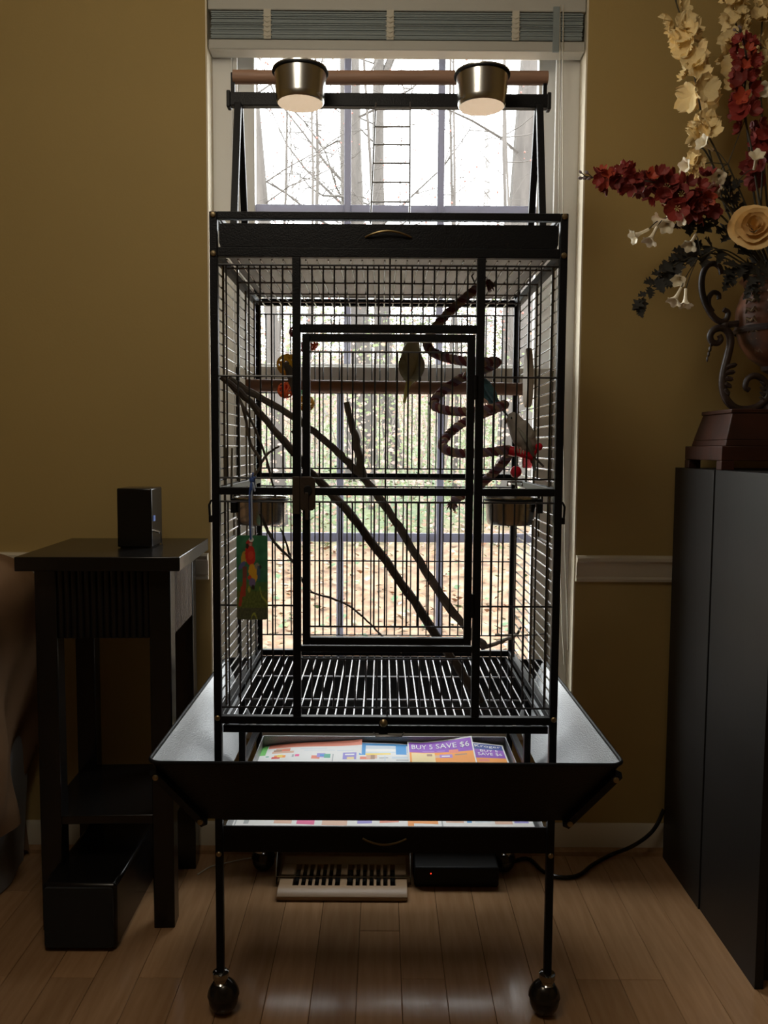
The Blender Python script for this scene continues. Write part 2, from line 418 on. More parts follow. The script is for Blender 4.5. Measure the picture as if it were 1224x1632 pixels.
for i in range(1300):
    y = 9 + 37 * random.random() ** 1.3; hw = .36 * y
    x = random.uniform(-hw, hw); z = gz(x, y); h = random.uniform(.5, 2.6) * min(1, y / 18); a = random.uniform(-.5, .5); c_ = random.uniform(-.4, .4)
    r_ = random.uniform(.004, .010)
    br.cur = random.choice((0, 0, 1))
    br.tube([(x, y, z), (x + a * h * .4, y + c_ * h * .3, z + h * .55), (x + a * h, y + c_ * h, z + h)], [r_, r_ * .8, r_ * .3], 3, cap=False)
for i in range(60000):
    y = 8 + 36 * random.random() ** 1.25; hw = .36 * y
    x = random.uniform(-hw, hw); z = gz(x, y) + random.random() ** 1.7 * 2.9 * min(1, y / 14); q = random.uniform(.02, .05) * (.55 + y / 38); a = random.uniform(0, PI)
    g_ = .75 if y < 14 else (.55 if y < 22 else .18)
    br.cur = 4 if random.random() < g_ * (.55 + .9 * noise.noise((x * .6, y * .4, 3.0)) + .25) else random.choice((2, 3, 3))
    br.add([(x - q * math.cos(a), y - q * math.sin(a), z), (x, y, z - q * .5), (x + q * math.cos(a), y + q * math.sin(a), z + q * .2), (x, y, z + q * .6)], [(0, 1, 2, 3)])
tag(br.build('undergrowth', [mat('pale_brush', (0.187, 0.156, 0.144), .9), mat('tan_brush', (0.172, 0.136, 0.101), .9), mat('dry_brush_leaf', (.23, .16, .115), .8), mat('pinkish_brush_leaf', (.27, .20, .175), .8), mat('green_brush_leaf', (.135, .165, .08), .8)], smooth=False, fix=False), 'tangle of pale leafless brush far up the slope', 'brush', kind='stuff')

treem = [mat('grey_brown_tree_bark', (0.077, 0.067, 0.060), .9, bump=.6, bscale=8, var=.3, vscale=5, stretch=(3, 3, .6)), mat('hazed_tree_bark', (0.218, 0.207, 0.203), .9, bump=.4, bscale=8, var=.25, vscale=5, stretch=(3, 3, .6))]  # second bark is lightened to stand in for distant haze
budm = mat('red_bud', (0.187, 0.070, 0.055), .6)
def tree(x, y, rad, H, lean, nb, label, group=None, pale=0, seed=0, low=2.5, blen=3.0, buds=0, fork=0):
    rnd = random.Random(seed)
    z0 = gz(x, y)
    t = thing('tree', label, 'tree', (x, y, z0 - .1), group)
    pts = []; k = 9
    for i in range(k):
        f = i / (k - 1)
        pts.append(Vector((x + lean * f * H + math.sin(f * 5 + seed) * .04 * H * .3, y + math.cos(f * 4 + seed) * .1, z0 - .1 + f * H)))
    rs = [rad * (1.25 if i == 0 else 1 - .72 * i / (k - 1)) for i in range(k)]
    tr = MB().tube(pts, rs, 9 if rad > .08 else 6)
    if fork:
        q = pts[4]; tr.tube([q, q + Vector((fork * .5, .1, 1.2)), q + Vector((fork, .2, H * .45))], [rs[4] * .8, rs[4] * .6, rs[4] * .3], 7)
    tr.build('trunk', treem[pale], t)
    if nb:
        bm_ = MB(); bd = MB()
        for i in range(nb):
            f = min(.97, (low + rnd.random() * (H - low)) / H); idx = f * (k - 1); j = int(idx); p = pts[j].lerp(pts[min(j + 1, k - 1)], idx - j)
            a = rnd.uniform(0, 2 * PI); ln = blen * rnd.uniform(.45, 1.0); el = rnd.uniform(-.1, .8)
            d = Vector((math.cos(a) * math.cos(el), math.sin(a) * .5 * math.cos(el), math.sin(el)))
            q = [p]; 
            for s_ in range(5):
                d = (d + Vector((rnd.uniform(-.3, .3), rnd.uniform(-.2, .2), rnd.uniform(-.22, .28)))).normalized(); q.append(q[-1] + d * ln / 5)
            r0 = max(.0055, rad * .11)
            bm_.tube(q, [r0, r0 * .8, r0 * .6, r0 * .45, r0 * .3, r0 * .18], 4, cap=False)
            for s_ in range(9):
                c = q[rnd.randint(1, 4)]; dd = Vector((rnd.uniform(-1, 1), rnd.uniform(-.4, .4), rnd.uniform(-.5, .9))).normalized(); l2 = ln * rnd.uniform(.12, .35)
                m_ = c + dd * l2 * .5 + Vector((0, 0, rnd.uniform(-.05, .05)))
                en = c + dd * l2
                bm_.tube([c, m_, en], [r0 * .4, r0 * .3, r0 * .12], 3, cap=False)
                if buds and rnd.random() < buds: bd.ball(en, rnd.uniform(.006, .014), 5, 3)
        bo = bm_.build('branches', treem[pale], t, fix=False); 
        if bd.v: bd.build('buds', budm, t, fix=False)
    return t
tree(-1.22, 9.0, .088, 9, -.020, 16, 'leaning grey tree trunk seen through the leftmost upper panes', None, 0, 1, 2.6, 2.4, .25)
tree(-.42, 12.0, .21, 12, .012, 26, 'stout pale brown tree trunk seen just left of the cage ladder', None, 0, 2, 3, 3.2, .1)
tree(.18, 13.5, .135, 12, -.030, 18, 'slimmer forked tree trunk seen behind the cage ladder', None, 0, 3, 3.4, 2.8, .1, 1)
tree(1.72, 10.0, .215, 12, .004, 16, 'thick pale barked tree trunk seen through the right upper panes', None, 0, 4, 2.5, 2.6, .1)
tree(-.78, 8.0, .022, 6, .012, 22, 'thin sapling with red buds seen through the left upper panes', None, 0, 5, 1.2, 1.1, .5)
tree(.55, 8.4, .024, 6, .03, 22, 'thin sapling with red buds seen through the middle upper panes', None, 0, 6, 1.2, 1.2, .5)
tree(1.15, 7.6, .018, 6, -.01, 20, 'thin sapling with red buds seen through the right upper panes', None, 0, 7, 1.4, 1.1, .5)
for i, (x, y, ln_) in enumerate(((-1.9, 10.5, .02), (-1.35, 11.5, -.01), (-.95, 10.2, .015), (-.15, 9.6, -.012), (.85, 10.8, .01), (1.45, 9.2, -.02), (2.05, 11.0, .0))):
    tree(x, y, .030, 8, ln_, 46, 'slender leafless sapling among the trees outside the upper window', 'slender saplings outside', 0, 60 + i, 1.4, 1.5, .25)
random.seed(5)
for i in range(16):
    y = random.uniform(19, 40); x = random.uniform(-.2, .22) * y
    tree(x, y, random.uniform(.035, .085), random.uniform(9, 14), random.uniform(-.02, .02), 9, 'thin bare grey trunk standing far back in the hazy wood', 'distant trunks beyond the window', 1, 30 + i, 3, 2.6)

# ---------------------------------------------------------------- the bird cage
CX, CY = .009, 1.525
HW = .330 - .009                                           # half width to the outside of the posts
XL, XR = CX - HW, CX + HW
YF, YB = 1.525, 2.055
T = .0142
cage = thing('bird_cage', 'large black wrought metal bird cage with play top on casters', 'bird cage', (CX, (YF + YB) / 2, 0))
for x0 in (XL, XR - T):
    for y0 in (YF, YB - T):
        p = MB().box(x0, x0 + T, y0, y0 + T, .070, 1.509).build('corner_post', M['black'], cage, smooth=False, bevel=.0015)
        if y0 == YF:
            for z in (1.503, 1.435, .585, .322):
                MB().lathe([(.0052, -.0005), (.0052, -.002), (.0036, -.0036), (0.0, -.004)], (x0 + T / 2, y0, z), 12, 'y').build('bolt', M['bolt'], p)
# casters
for sx_, x0 in ((-1, XL + T / 2), (1, XR - T / 2)):
    for y0 in (YF + T / 2, YB - T / 2):
        co = MB().lathe([(.012, .086), (.0155, .084), (.0155, .074), (.0125, .071), (.0125, .066), (.0150, .064)], (x0, y0, 0), 16).build('caster', M['chrome'], cage)
        cx_ = x0 - sx_ * .004; y0 += .028 if y0 > 1.8 else 0
        MB().ball((cx_, y0 + .004, .0285), (.0285, .0285, .0285), 20, 12).build('wheel', M['rubber'], co)
        hood = MB().grid(lambda u, v: (cx_ + .0315 * math.cos((u - .5) * 2.6 * PI / 1.3) * math.sin(.15 + v * 1.22), y0 + .004 + .0315 * math.sin((u - .5) * 2.6 * PI / 1.3) * math.sin(.15 + v * 1.22), .0285 + .040 * math.cos(.15 + v * 1.22)), 20, 8)
        hood.build('hood', M['hood'], co)
# frame rails
def rail(x0, x1, y0, y1, z0, z1, parent=cage, nm='rail', m='black'):
    return MB().box(x0, x1, y0, y1, z0, z1).build(nm, M[m], parent, smooth=False, bevel=.0012)
xi0, xi1 = XL + T, XR - T
for z0, z1 in ((1.496, 1.509), (1.430, 1.4465)):
    for y0 in (YF, YB - T): rail(xi0, xi1, y0, y0 + T, z0, z1)
    for x0 in (XL, XR - T): rail(x0, x0 + T, YF + T, YB - T, z0, z1)
for y0 in (YF, YB - T): rail(xi0, xi1, y0, y0 + T, .5738, .5882)
for x0 in (XL, XR - T): rail(x0, x0 + T, YF + T, YB - T, .5738, .5882)
for y0 in (YF, YB - T): rail(xi0, xi1, y0, y0 + T, .388, .398)
for x0 in (XL, XR - T): rail(x0, x0 + T, YF + T, YB - T, .388, .398)
for x0 in (XL, XR - T): rail(x0, x0 + T, YF + T, YB - T, .318, .328)
rail(xi0, xi1, YB - T, YB, .262, .328)  # added unseen rear crossbar, blocks the window's reflection on the floor
for x0 in (XL, XR - T): MB().box(x0, x0 + T, 1.79, 1.806, .398, .5738).build('support_post', M['black'], cage, smooth=False, bevel=.001)

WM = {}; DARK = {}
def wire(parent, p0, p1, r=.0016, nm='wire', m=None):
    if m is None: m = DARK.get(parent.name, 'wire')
    p0, p1 = Vector(p0), Vector(p1); d = p1 - p0; ax = max(range(3), key=lambda i: abs(d[i]))
    key = (ax, round(d.length, 3), r, m)
    if key not in WM:
        h = [0, 0, 0]; h[ax] = d.length / 2
        WM[key] = MB().tube([[-q for q in h], h], r, 8).mesh('wire', M[m])
    return inst(nm, WM[key], parent, (p0 + p1) / 2)
def panel(label):
    o = bpy.data.objects.new('wire_panel', None); COL.objects.link(o); o.parent = cage
    ORG[o.name] = org(cage); o['label'] = label; o.empty_display_size = .02
    return o
# front
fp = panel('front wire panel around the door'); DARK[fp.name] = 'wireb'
yw = YF + T * .5
JL0, JL1, JR0, JR1 = -.1641, -.1493, .1686, .1835
for x0, x1 in ((JL0, JL1), (JR0, JR1)): rail(x0, x1, YF, YF + T, .5882, 1.430, fp, 'door_jamb')
for x0, x1 in ((xi0, JL0), (JR1, xi1)): rail(x0, x1, YF, YF + T, 1.0026, 1.0164, fp)
rail(JL1, JR0, YF, YF + T, 1.2972, 1.3117, fp); rail(JL1, JR0, YF, YF + T, .7109, .7227, fp)
SP = .0204
for x0, x1, s0 in ((xi0, JL0, -.2842), (JR1, xi1, .2036)):
    for z in (1.417, 1.2187, 1.0336, .990, .797, .6038): wire(fp, (x0, yw, z), (x1, yw, z), .0018)
    xs = [s0 + SP * i for i in range(6)]
    for q in xs:
        if x0 + .004 < q < x1 - .004:
            wire(fp, (q, yw + .003, 1.0336), (q, yw + .003, 1.417)); wire(fp, (q, yw + .003, .6038), (q, yw + .003, .990))
for z in (1.417, 1.328): wire(fp, (JL1, yw, z), (JR0, yw, z), .0018)
for z in (.697, .6038): wire(fp, (JL1, yw, z), (JR0, yw, z), .0018)
for i in range(15):
    q = -.1290 + i * .0201
    wire(fp, (q, yw + .003, 1.3117 if i % 2 == 0 else 1.328), (q, yw + .003, 1.430 if i == 7 else 1.417))
    wire(fp, (q, yw + .003, .5882 if i == 7 else .6038), (q, yw + .003, .697))
# door
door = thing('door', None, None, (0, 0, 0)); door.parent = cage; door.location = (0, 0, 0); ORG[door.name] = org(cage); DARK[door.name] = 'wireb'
DL, DR, DT, DB = -.1459, .1664, 1.2945, .7251
YD = YF - .002
rail(DL, DL + .0138, YD, YD + T, DB, DT, door, 'door_frame'); rail(DR - .0138, DR, YD, YD + T, DB, DT, door, 'door_frame')
rail(DL + .0138, DR - .0138, YD, YD + T, DT - .0138, DT, door, 'door_frame'); rail(DL + .0138, DR - .0138, YD, YD + T, DB, DB + .0138, door, 'door_frame')
rail(DL + .0138, DR - .0138, YD, YD + T, 1.0026, 1.0164, door, 'door_frame')
for z in (1.263, 1.0336, .990, .758): wire(door, (DL + .0138, yw, z), (DR - .0138, yw, z), .0018)
for i in range(13):
    q = -.1155 + i * .0202
    wire(door, (q, yw + .003, 1.0164 if i == 6 else 1.0336), (q, yw + .003, DT - .0138 if i == 6 else 1.263))
    wire(door, (q, yw + .003, .758), (q, yw + .003, 1.0026 if i == 6 else .990))
for z in (1.20, .80): MB().tube([(DR + .001, YF - .002, z - .022), (DR + .001, YF - .002, z + .022)], .004, 8).build('hinge', M['black'], door)
lk = MB(); lk.prism([(-.1500 + x * .001, .975 + z * .001) for x, z in ((0, 4), (4, 0), (23, 0), (28, 5), (28, 55), (25, 60), (20, 62), (4, 62), (0, 58))], 'y', YF - .007, YF - .002)
lo = lk.build('lock', M['lock'], door, bevel=.0012); lo['label'] = 'bronze grey door lock plate'
MB().prism([(-.1495 + .014 + .008 * math.cos(a), 1.012 + .009 * math.sin(a)) for a in [2 * PI * i / 14 for i in range(14)]], 'y', YF - .0095, YF - .006).build('lock_boss', M['blackplastic'], lo, bevel=.001)
MB().box(-.1405, -.1345, YF - .011, YF - .006, .958, 1.008).build('lock_lever', M['lock'], lo, bevel=.001)
st = MB().box(-.1640, -.1505, YF - .006, YF, .968, 1.037).build('strike_plate', M['lock'], fp, bevel=.0012)
# bottom latch bolt
MB().lathe([(.0075, 0), (.0075, -.003), (.0055, -.005), (.003, -.007), (0, -.0072)], (CX - .004, YF, .5775), 14, 'y').build('latch_knob', M['bolt'], cage)
MB().box(CX - .013, CX + .004, YF - .0015, YF + .001, .556, .576).build('latch_plate', M['black'], cage, smooth=False)
# back
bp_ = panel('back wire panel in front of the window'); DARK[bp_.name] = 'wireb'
yb = YB - T * .5
rail(xi0, xi1, YB - T, YB, 1.013, 1.0275, bp_)
for z in (1.4104, 1.2221, 1.0388, .995, .8108, .6249): wire(bp_, (xi0, yb, z), (xi1, yb, z), .0018)
nbk = int((xi1 - xi0 - .01) / .0197)
for i in range(nbk):
    q = xi0 + .0197 * (i + .75)
    wire(bp_, (q, yb - .003, 1.0388), (q, yb - .003, 1.4104)); wire(bp_, (q, yb - .003, .6249), (q, yb - .003, .995))
# sides
for sgn in (-1, 1):
    sp = panel('left side wire panel with feeder door' if sgn < 0 else 'right side wire panel with feeder door')
    xw = XL + T / 2 if sgn < 0 else XR - T / 2
    z = .6038; 
    while z < 1.425:
        if not (.965 < z < .99): wire(sp, (xw, YF + T, z), (xw, YB - T, z))
        z += .0212
    for y in (1.60, 1.765, 1.86, 1.985): wire(sp, (xw - sgn * .003, y, .5882), (xw - sgn * .003, y, 1.430), .0024)
    rail(xw - T / 2, xw + T / 2, YF + T, YB - T, 1.0026, 1.0164, sp)
    # feeder door: small frame, latch loops and bracket
    fd = MB()
    for y in (1.585, 1.735): fd.tube([(xw + sgn * .004, y, .905), (xw + sgn * .004, y, 1.0)], .0022, 6)
    for z in (.905, 1.0): fd.tube([(xw + sgn * .004, 1.585, z), (xw + sgn * .004, 1.735, z)], .0022, 6)
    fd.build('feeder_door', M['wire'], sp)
    lp = MB(); ex = xw + sgn * (T / 2)
    lp.box(min(ex, ex + sgn * .010), max(ex, ex + sgn * .010), 1.545, 1.56, .950, .962)
    lp.tube([(ex, 1.55, .958), (ex + sgn * .009, 1.55, .962), (ex + sgn * .010, 1.55, .982), (ex + sgn * .006, 1.55, .990), (ex, 1.55, .990)], .0022, 6)
    lp.build('feeder_latch', M['blackplastic'], sp)
# roof bars
rp = panel('roof of parallel bars under the tray')
for i in range(29):
    q = xi0 + .0204 * (i + .7)
    if q < xi1 - .003: wire(rp, (q, YF + T, 1.4275), (q, YB - T, 1.4275), .0016, 'roof_bar')
for y in (1.60, 1.735, 1.86, 1.96): wire(rp, (xi0, y, 1.4245), (xi1, y, 1.4245), .0018, 'roof_bar')
# roof tray that pulls out
def rrect(x0, x1, z0, z1, r, n=5):
    out = []
    for cx_, cz_, a0 in ((x1 - r, z0 + r, -PI / 2), (x1 - r, z1 - r, 0), (x0 + r, z1 - r, PI / 2), (x0 + r, z0 + r, PI)):
        for i in range(n + 1): out.append((cx_ + r * math.cos(a0 + PI / 2 * i / n), cz_ + r * math.sin(a0 + PI / 2 * i / n)))
    return out
rt = MB()
rt.box(xi0 + .004, xi1 - .004, YF + .006, YB - .02, 1.4475, 1.4495)
for x0 in (xi0 + .004, xi1 - .006): rt.box(x0, x0 + .002, YF + .006, YB - .02, 1.4475, 1.480)
rt.box(xi0 + .004, xi1 - .004, YB - .022, YB - .02, 1.4475, 1.480)
rto = rt.build('roof_tray', M['skirt'], cage, smooth=False)
def pull(cx_, y, z, w_, rise, parent):
    pts = [(cx_ + w_ * (u - .5), y - .008 * math.sin(PI * u) ** .6 - .001, z + rise * math.sin(PI * u)) for u in [i / 12 for i in range(13)]]
    MB().tube(pts, .0019, 7).build('handle', M['brass'], parent)
MB().prism(rrect(xi0 + .003, xi1 - .003, 1.4475, 1.4885, .008), 'y', YF + .002, YF + .0055).build('tray_front', M['black'], rto, smooth=False)
pull(CX - .001, YF + .002, 1.4655, .082, .009, rto)
# play top
ap = 1.79
for sx_ in (-1, 1):
    q = CX + sx_ * .311
    for y in (1.715, 1.875):
        b = MB(); y2 = ap + (y - ap) * .12
        b.add([(q - .007, y - .006, 1.509), (q + .007, y - .006, 1.509), (q + .007, y + .006, 1.509), (q - .007, y + .006, 1.509), (q - .007, y2 - .006, 1.797), (q + .007, y2 - .006, 1.797), (q + .007, y2 + .006, 1.797), (q - .007, y2 + .006, 1.797)],
              [(0, 3, 2, 1), (4, 5, 6, 7), (0, 1, 5, 4), (1, 2, 6, 5), (2, 3, 7, 6), (3, 0, 4, 7)])
        b.build('play_top_leg', M['black'], cage, smooth=False, bevel=.0012)
    rail(q - .007, q + .007, YF + T, YB - T, 1.500, 1.5095, cage)
    MB().box(CX + sx_ * .3225 - .004, CX + sx_ * .3225 + .004, ap - .006, ap + .006, 1.818, 1.86).build('perch_bracket', M['black'], cage, smooth=False, bevel=.001)
    MB().box(CX + sx_ * .331 - .004, CX + sx_ * .331 + .004, ap - .011, ap + .011, 1.789, 1.823).build('end_cap', M['blackplastic'], cage, smooth=False, bevel=.002)
MB().box(CX - .328, CX + .330, ap - .009, ap + .009, 1.7925, 1.8195).build('play_top_bar', M['black'], cage, smooth=False, bevel=.0015)
MB().tube([(CX - .322, ap, 1.8525), (CX - .1, ap, 1.8525), (CX + .1, ap, 1.8540), (CX + .328, ap, 1.8545)], .0138, 14).build('perch', M['perch'], cage)
# play top ladder: two rails and six rungs
la = bpy.data.objects.new('ladder', None); COL.objects.link(la); la.parent = cage; ORG[la.name] = org(cage)
LT, LB = Vector((.0175, 1.781, 1.80)), Vector((.0115, 1.600, 1.509))
for s_ in (-1, 1):
    MB().tube([LT + Vector((s_ * .0355, 0, 0)), LB + Vector((s_ * .0365, 0, 0))], .0019, 7).build('ladder_rail', M['wire'], la)
for k_ in range(6):
    c = LT.lerp(LB, .06 + k_ * .155)
    MB().tube([c - Vector((.0365, 0, 0)), c + Vector((.0365, 0, 0))], .0017, 7).build('rung', M['wire'], la)
# grate
gr = MB(); 
gr.box(xi0 + .002, xi1 - .002, YF + .004, YF + .012, .5560, .5700)
gr.box(xi0 + .004, xi1 - .004, YB - .026, YB - .018, .565, .575); gr.box(xi0 + .004, xi0 + .010, YF + .012, YB - .02, .565, .573); gr.box(xi1 - .010, xi1 - .004, YF + .012, YB - .02, .565, .573)
go = gr.build('grate', M['black'], cage, smooth=False, bevel=.001)
for i in range(33):
    q = xi0 + .014 + i * .0178
    if q < xi1 - .008: wire(go, (q, YF + .012, .5745), (q, YB - .02, .5745), .0017, 'grate_bar')
for y in (1.686, 1.860): wire(go, (xi0 + .01, y, .572), (xi1 - .01, y, .572), .0017, 'grate_bar')
MB().tube([(CX - .022, YF - .002, .560), (CX - .018, YF - .012, .556), (CX + .03, YF - .012, .556), (CX + .034, YF - .002, .560)], .0016, 6).build('grate_pull', M['wire'], go)
# seed guard skirt
def loop_pts(x0, x1, y0, y1, r, n=6):
    out = []
    for cx_, cy_, a0 in ((x1 - r, y0 + r, -PI / 2), (x1 - r, y1 - r, 0), (x0 + r, y1 - r, PI / 2), (x0 + r, y0 + r, PI)):
        for i in range(n + 1): out.append((cx_ + r * math.cos(a0 + PI / 2 * i / n), cy_ + r * math.sin(a0 + PI / 2 * i / n)))
    return out
RX0, RX1, RY0, RY1, RZ = -.4095, .4285, 1.426, 2.150, .536
BX0, BX1, BY0, BY1, BZ = XL - .012, XR + .012, 1.513, 2.067, .398
top = loop_pts(RX0, RX1, RY0, RY1, .024); bot = loop_pts(BX0, BX1, BY0, BY1, .003)
nP = len(top)
segs = {'right': (3, 10), 'back': (10, 17), 'left': (17, 24), 'front': (24, 31)}
for nm, (i0, i1) in segs.items():
    b = MB(); vs = []
    idx = [k % nP for k in range(i0, i1 + 1)]
    rows = [0, .12, .3, .5, .7, .86, .95, 1.0]
    for off in (0, 1):
        for t in rows:
            for k in idx:
                p = Vector((*bot[k], BZ)).lerp(Vector((*top[k], RZ)), t)
                n_ = Vector((p.x - CX, p.y - 1.79, 0)); 
                q = Vector((*top[k], 0)) - Vector((*bot[k], 0)); q.normalize()
                nn = Vector((q.x * .82, q.y * .82, -.57))
                vs.append(p + nn * (.0018 * off))
    w_ = len(idx); hN = len(rows) * w_; fs = []; outer_f = []
    for r_ in range(len(rows) - 1):
        for c in range(w_ - 1):
            a = r_ * w_ + c
            fs.append((a, a + 1, a + w_ + 1, a + w_)); fs.append((hN + a, hN + a + w_, hN + a + w_ + 1, hN + a + 1)); outer_f += [0, 1]
    for c in range(w_ - 1):
        fs.append((c, hN + c, hN + c + 1, c + 1)); a = (len(rows) - 1) * w_ + c; fs.append((a, a + 1, hN + a + 1, hN + a))
    for r_ in range(len(rows) - 1):
        for c in (0, w_ - 1):
            a = r_ * w_ + c; fs.append((a, a + w_, hN + a + w_, hN + a))
    b.add(vs, fs); b.m = outer_f + [1] * (len(fs) - len(outer_f)); o = b.build('skirt_panel', [M['black'] if nm in ('back', 'front') else M['skirt'], M['black']], cage)  # inner side faces take the lighter metal as painted window sheen
    o['label'] = nm + ' sloping seed guard panel'
MB().tube([(p[0], p[1], RZ + .001) for p in top], .0036, 8, closed=True).build('skirt_rim', M['black'], cage)
for k, (sx_, sy_) in {27 + 0: (-1, -1), 3: (1, -1), 10: (1, 1), 17: (-1, 1)}.items():
    k2 = 24 if (sx_, sy_) == (-1, -1) else k
    p0 = Vector((*bot[k2], BZ)); p1 = Vector((*top[k2], RZ)); d = p1 - p0
    off = Vector((sx_ * .005, sy_ * .005, -.008))
    c_ = MB().tube([p0 + off, p0 + d * .93 + off], .0095, 4).build('corner_brace', M['black'], cage, smooth=False)
    if sy_ < 0:
        for f in (.06, .86):
            c0 = p0 + d * f + off
            MB().lathe([(.0052, 0), (.0052, -.003), (.003, -.0045), (0, -.005)], (c0.x, c0.y - .0085, c0.z), 12, 'y').build('bolt', M['bolt'], c_)
# droppings drawer
dr = MB()
dr.box(xi0 + .004, xi1 - .004, YF + .004, YB - .02, .3340, .3360)
for x0 in (xi0 + .004, xi1 - .006): dr.box(x0, x0 + .002, YF + .004, YB - .02, .334, .372)
dr.box(xi0 + .004, xi1 - .004, YB - .022, YB - .02, .334, .372)
dro = dr.build('drawer', M['skirt'], cage, smooth=False)
MB().box(xi0 + .002, xi1 - .002, YF + .001, YF + .0045, .3255, .3760).build('drawer_front', M['black'], dro, smooth=False)
pull(CX - .001, YF + .001, .3535, .082, -.008, dro)

# ---------------------------------------------------------------- inside the cage
MB().tube([(xi0 - .002, 1.855, 1.2255), (CX - .1, 1.855, 1.2235), (CX + .1, 1.855, 1.2225), (xi1 + .002, 1.855, 1.2205)], .0138, 14).build('perch', M['perch'], cage)

def catmull(pts, k=6):
    P = [Vector(p) for p in pts]; P = [P[0] * 2 - P[1]] + P + [P[-1] * 2 - P[-2]]
    out = []
    for i in range(1, len(P) - 2):
        for j in range(k):
            t = j / k; a, b_, c, d = P[i - 1], P[i], P[i + 1], P[i + 2]
            out.append(.5 * ((2 * b_) + (c - a) * t + (2 * a - 5 * b_ + 4 * c - d) * t * t + (3 * b_ - a - 3 * c + d) * t * t * t))
    out.append(P[-2]); return out
def stick(name, label, segs, m, cat='branch', part='twig'):
    # segs: list of (points, r_start, r_end); the first is the main stem, the rest are twigs
    t = thing(name, label, cat, segs[0][0][-1])
    rnd = random.Random(len(label))
    for i, (pts, r0, r1) in enumerate(segs):
        q = catmull(pts, 6); n_ = len(q)
        for p in q[1:-1]: p += Vector((rnd.uniform(-1, 1), rnd.uniform(-1, 1), rnd.uniform(-1, 1))) * r0 * .22
        rs = [(r0 + (r1 - r0) * j / (n_ - 1)) * rnd.uniform(.88, 1.15) for j in range(n_)]
        MB().tube(q, rs, 8).build('stem' if i == 0 else part, m, t)
    return t
stick('branch', 'thick straight bare branch slanting from upper left to the front of the grate', [
    ([(-0.2998, 1.5650, 1.2202), (-0.2469, 1.5750, 1.1725), (-0.1535, 1.5800, 1.0638), (-0.0587, 1.5900, 0.9601), (0.0385, 1.6000, 0.8282), (0.1071, 1.6100, 0.7253), (0.1640, 1.6150, 0.6417), (0.1984, 1.6170, 0.5895)], .0055, .0100)], M['bark'])
stick('branch', 'long knotty branch with an upright twig reaching the back of the grate', [
    ([(-0.3044, 1.6600, 1.2233), (-0.2648, 1.6900, 1.1998), (-0.1819, 1.7400, 1.1494), (-0.1129, 1.7800, 1.0968), (-0.0668, 1.8000, 1.0514), (-0.0332, 1.8200, 1.0156), (0.0083, 1.8500, 0.9589), (0.0663, 1.8900, 0.8646), (0.1353, 1.9400, 0.7508), (0.2081, 1.9900, 0.6535), (0.2516, 2.0050, 0.6070)], .0066, .0108),
    ([(-0.0413, 1.8150, 1.0212), (-0.0534, 1.8000, 1.0879), (-0.0640, 1.7900, 1.1345), (-0.0771, 1.7800, 1.1858)], .0085, .0062),
    ([(-0.1720, 1.7450, 1.1379), (-0.1782, 1.7300, 1.1837), (-0.1874, 1.7200, 1.2276), (-0.1964, 1.7100, 1.2621)], .0062, .0075),
    ([(-0.1720, 1.7450, 1.1405), (-0.1872, 1.7400, 1.1196)], .0055, .0040),
    ([(0.2516, 2.0050, 0.6070), (0.2906, 1.9800, 0.6270), (0.3186, 1.9500, 0.6493), (0.3285, 1.9400, 0.6697)], .0060, .0025),
    ([(0.2752, 1.9800, 0.6423), (0.3272, 1.9300, 0.6524), (0.3749, 1.8600, 0.6730)], .0032, .0018)], M['bark2'])
stick('branch', 'thin curling twig hanging down the left side of the cage', [
    ([(-0.3029, 1.6000, 1.2184), (-0.2763, 1.6100, 1.1861), (-0.2634, 1.6100, 1.1468), (-0.2540, 1.6100, 1.0988), (-0.2338, 1.6100, 1.0592), (-0.2469, 1.6000, 1.0305), (-0.2479, 1.5900, 0.9974)], .0026, .0030),
    ([(-0.2338, 1.6100, 1.0592), (-0.2205, 1.6200, 1.0785), (-0.2011, 1.6300, 1.0920)], .0028, .0018),
    ([(-0.2716, 1.6100, 1.1766), (-0.2512, 1.6400, 1.1296), (-0.2310, 1.6600, 1.0683), (-0.2189, 1.6800, 1.0076), (-0.2140, 1.6900, 0.9727)], .0024, .0022)], M['bark2'])
stick('branch', 'thin drooping twig behind the picture card and door', [
    ([(-0.2340, 1.6000, 0.9631), (-0.2249, 1.6200, 0.9321), (-0.2117, 1.6600, 0.8955), (-0.1874, 1.7000, 0.8625), (-0.1721, 1.7400, 0.8201), (-0.1517, 1.7800, 0.7799), (-0.1087, 1.8300, 0.7560), (-0.0688, 1.8800, 0.7269), (-0.0262, 1.9200, 0.6809), (-0.0012, 1.9400, 0.6498), (0.0484, 1.9600, 0.6030)], .0030, .0022),
    ([(-0.1874, 1.7000, 0.8625), (-0.1975, 1.7000, 0.8987), (-0.2077, 1.7000, 0.9245)], .0024, .0014)], M['bark2'])

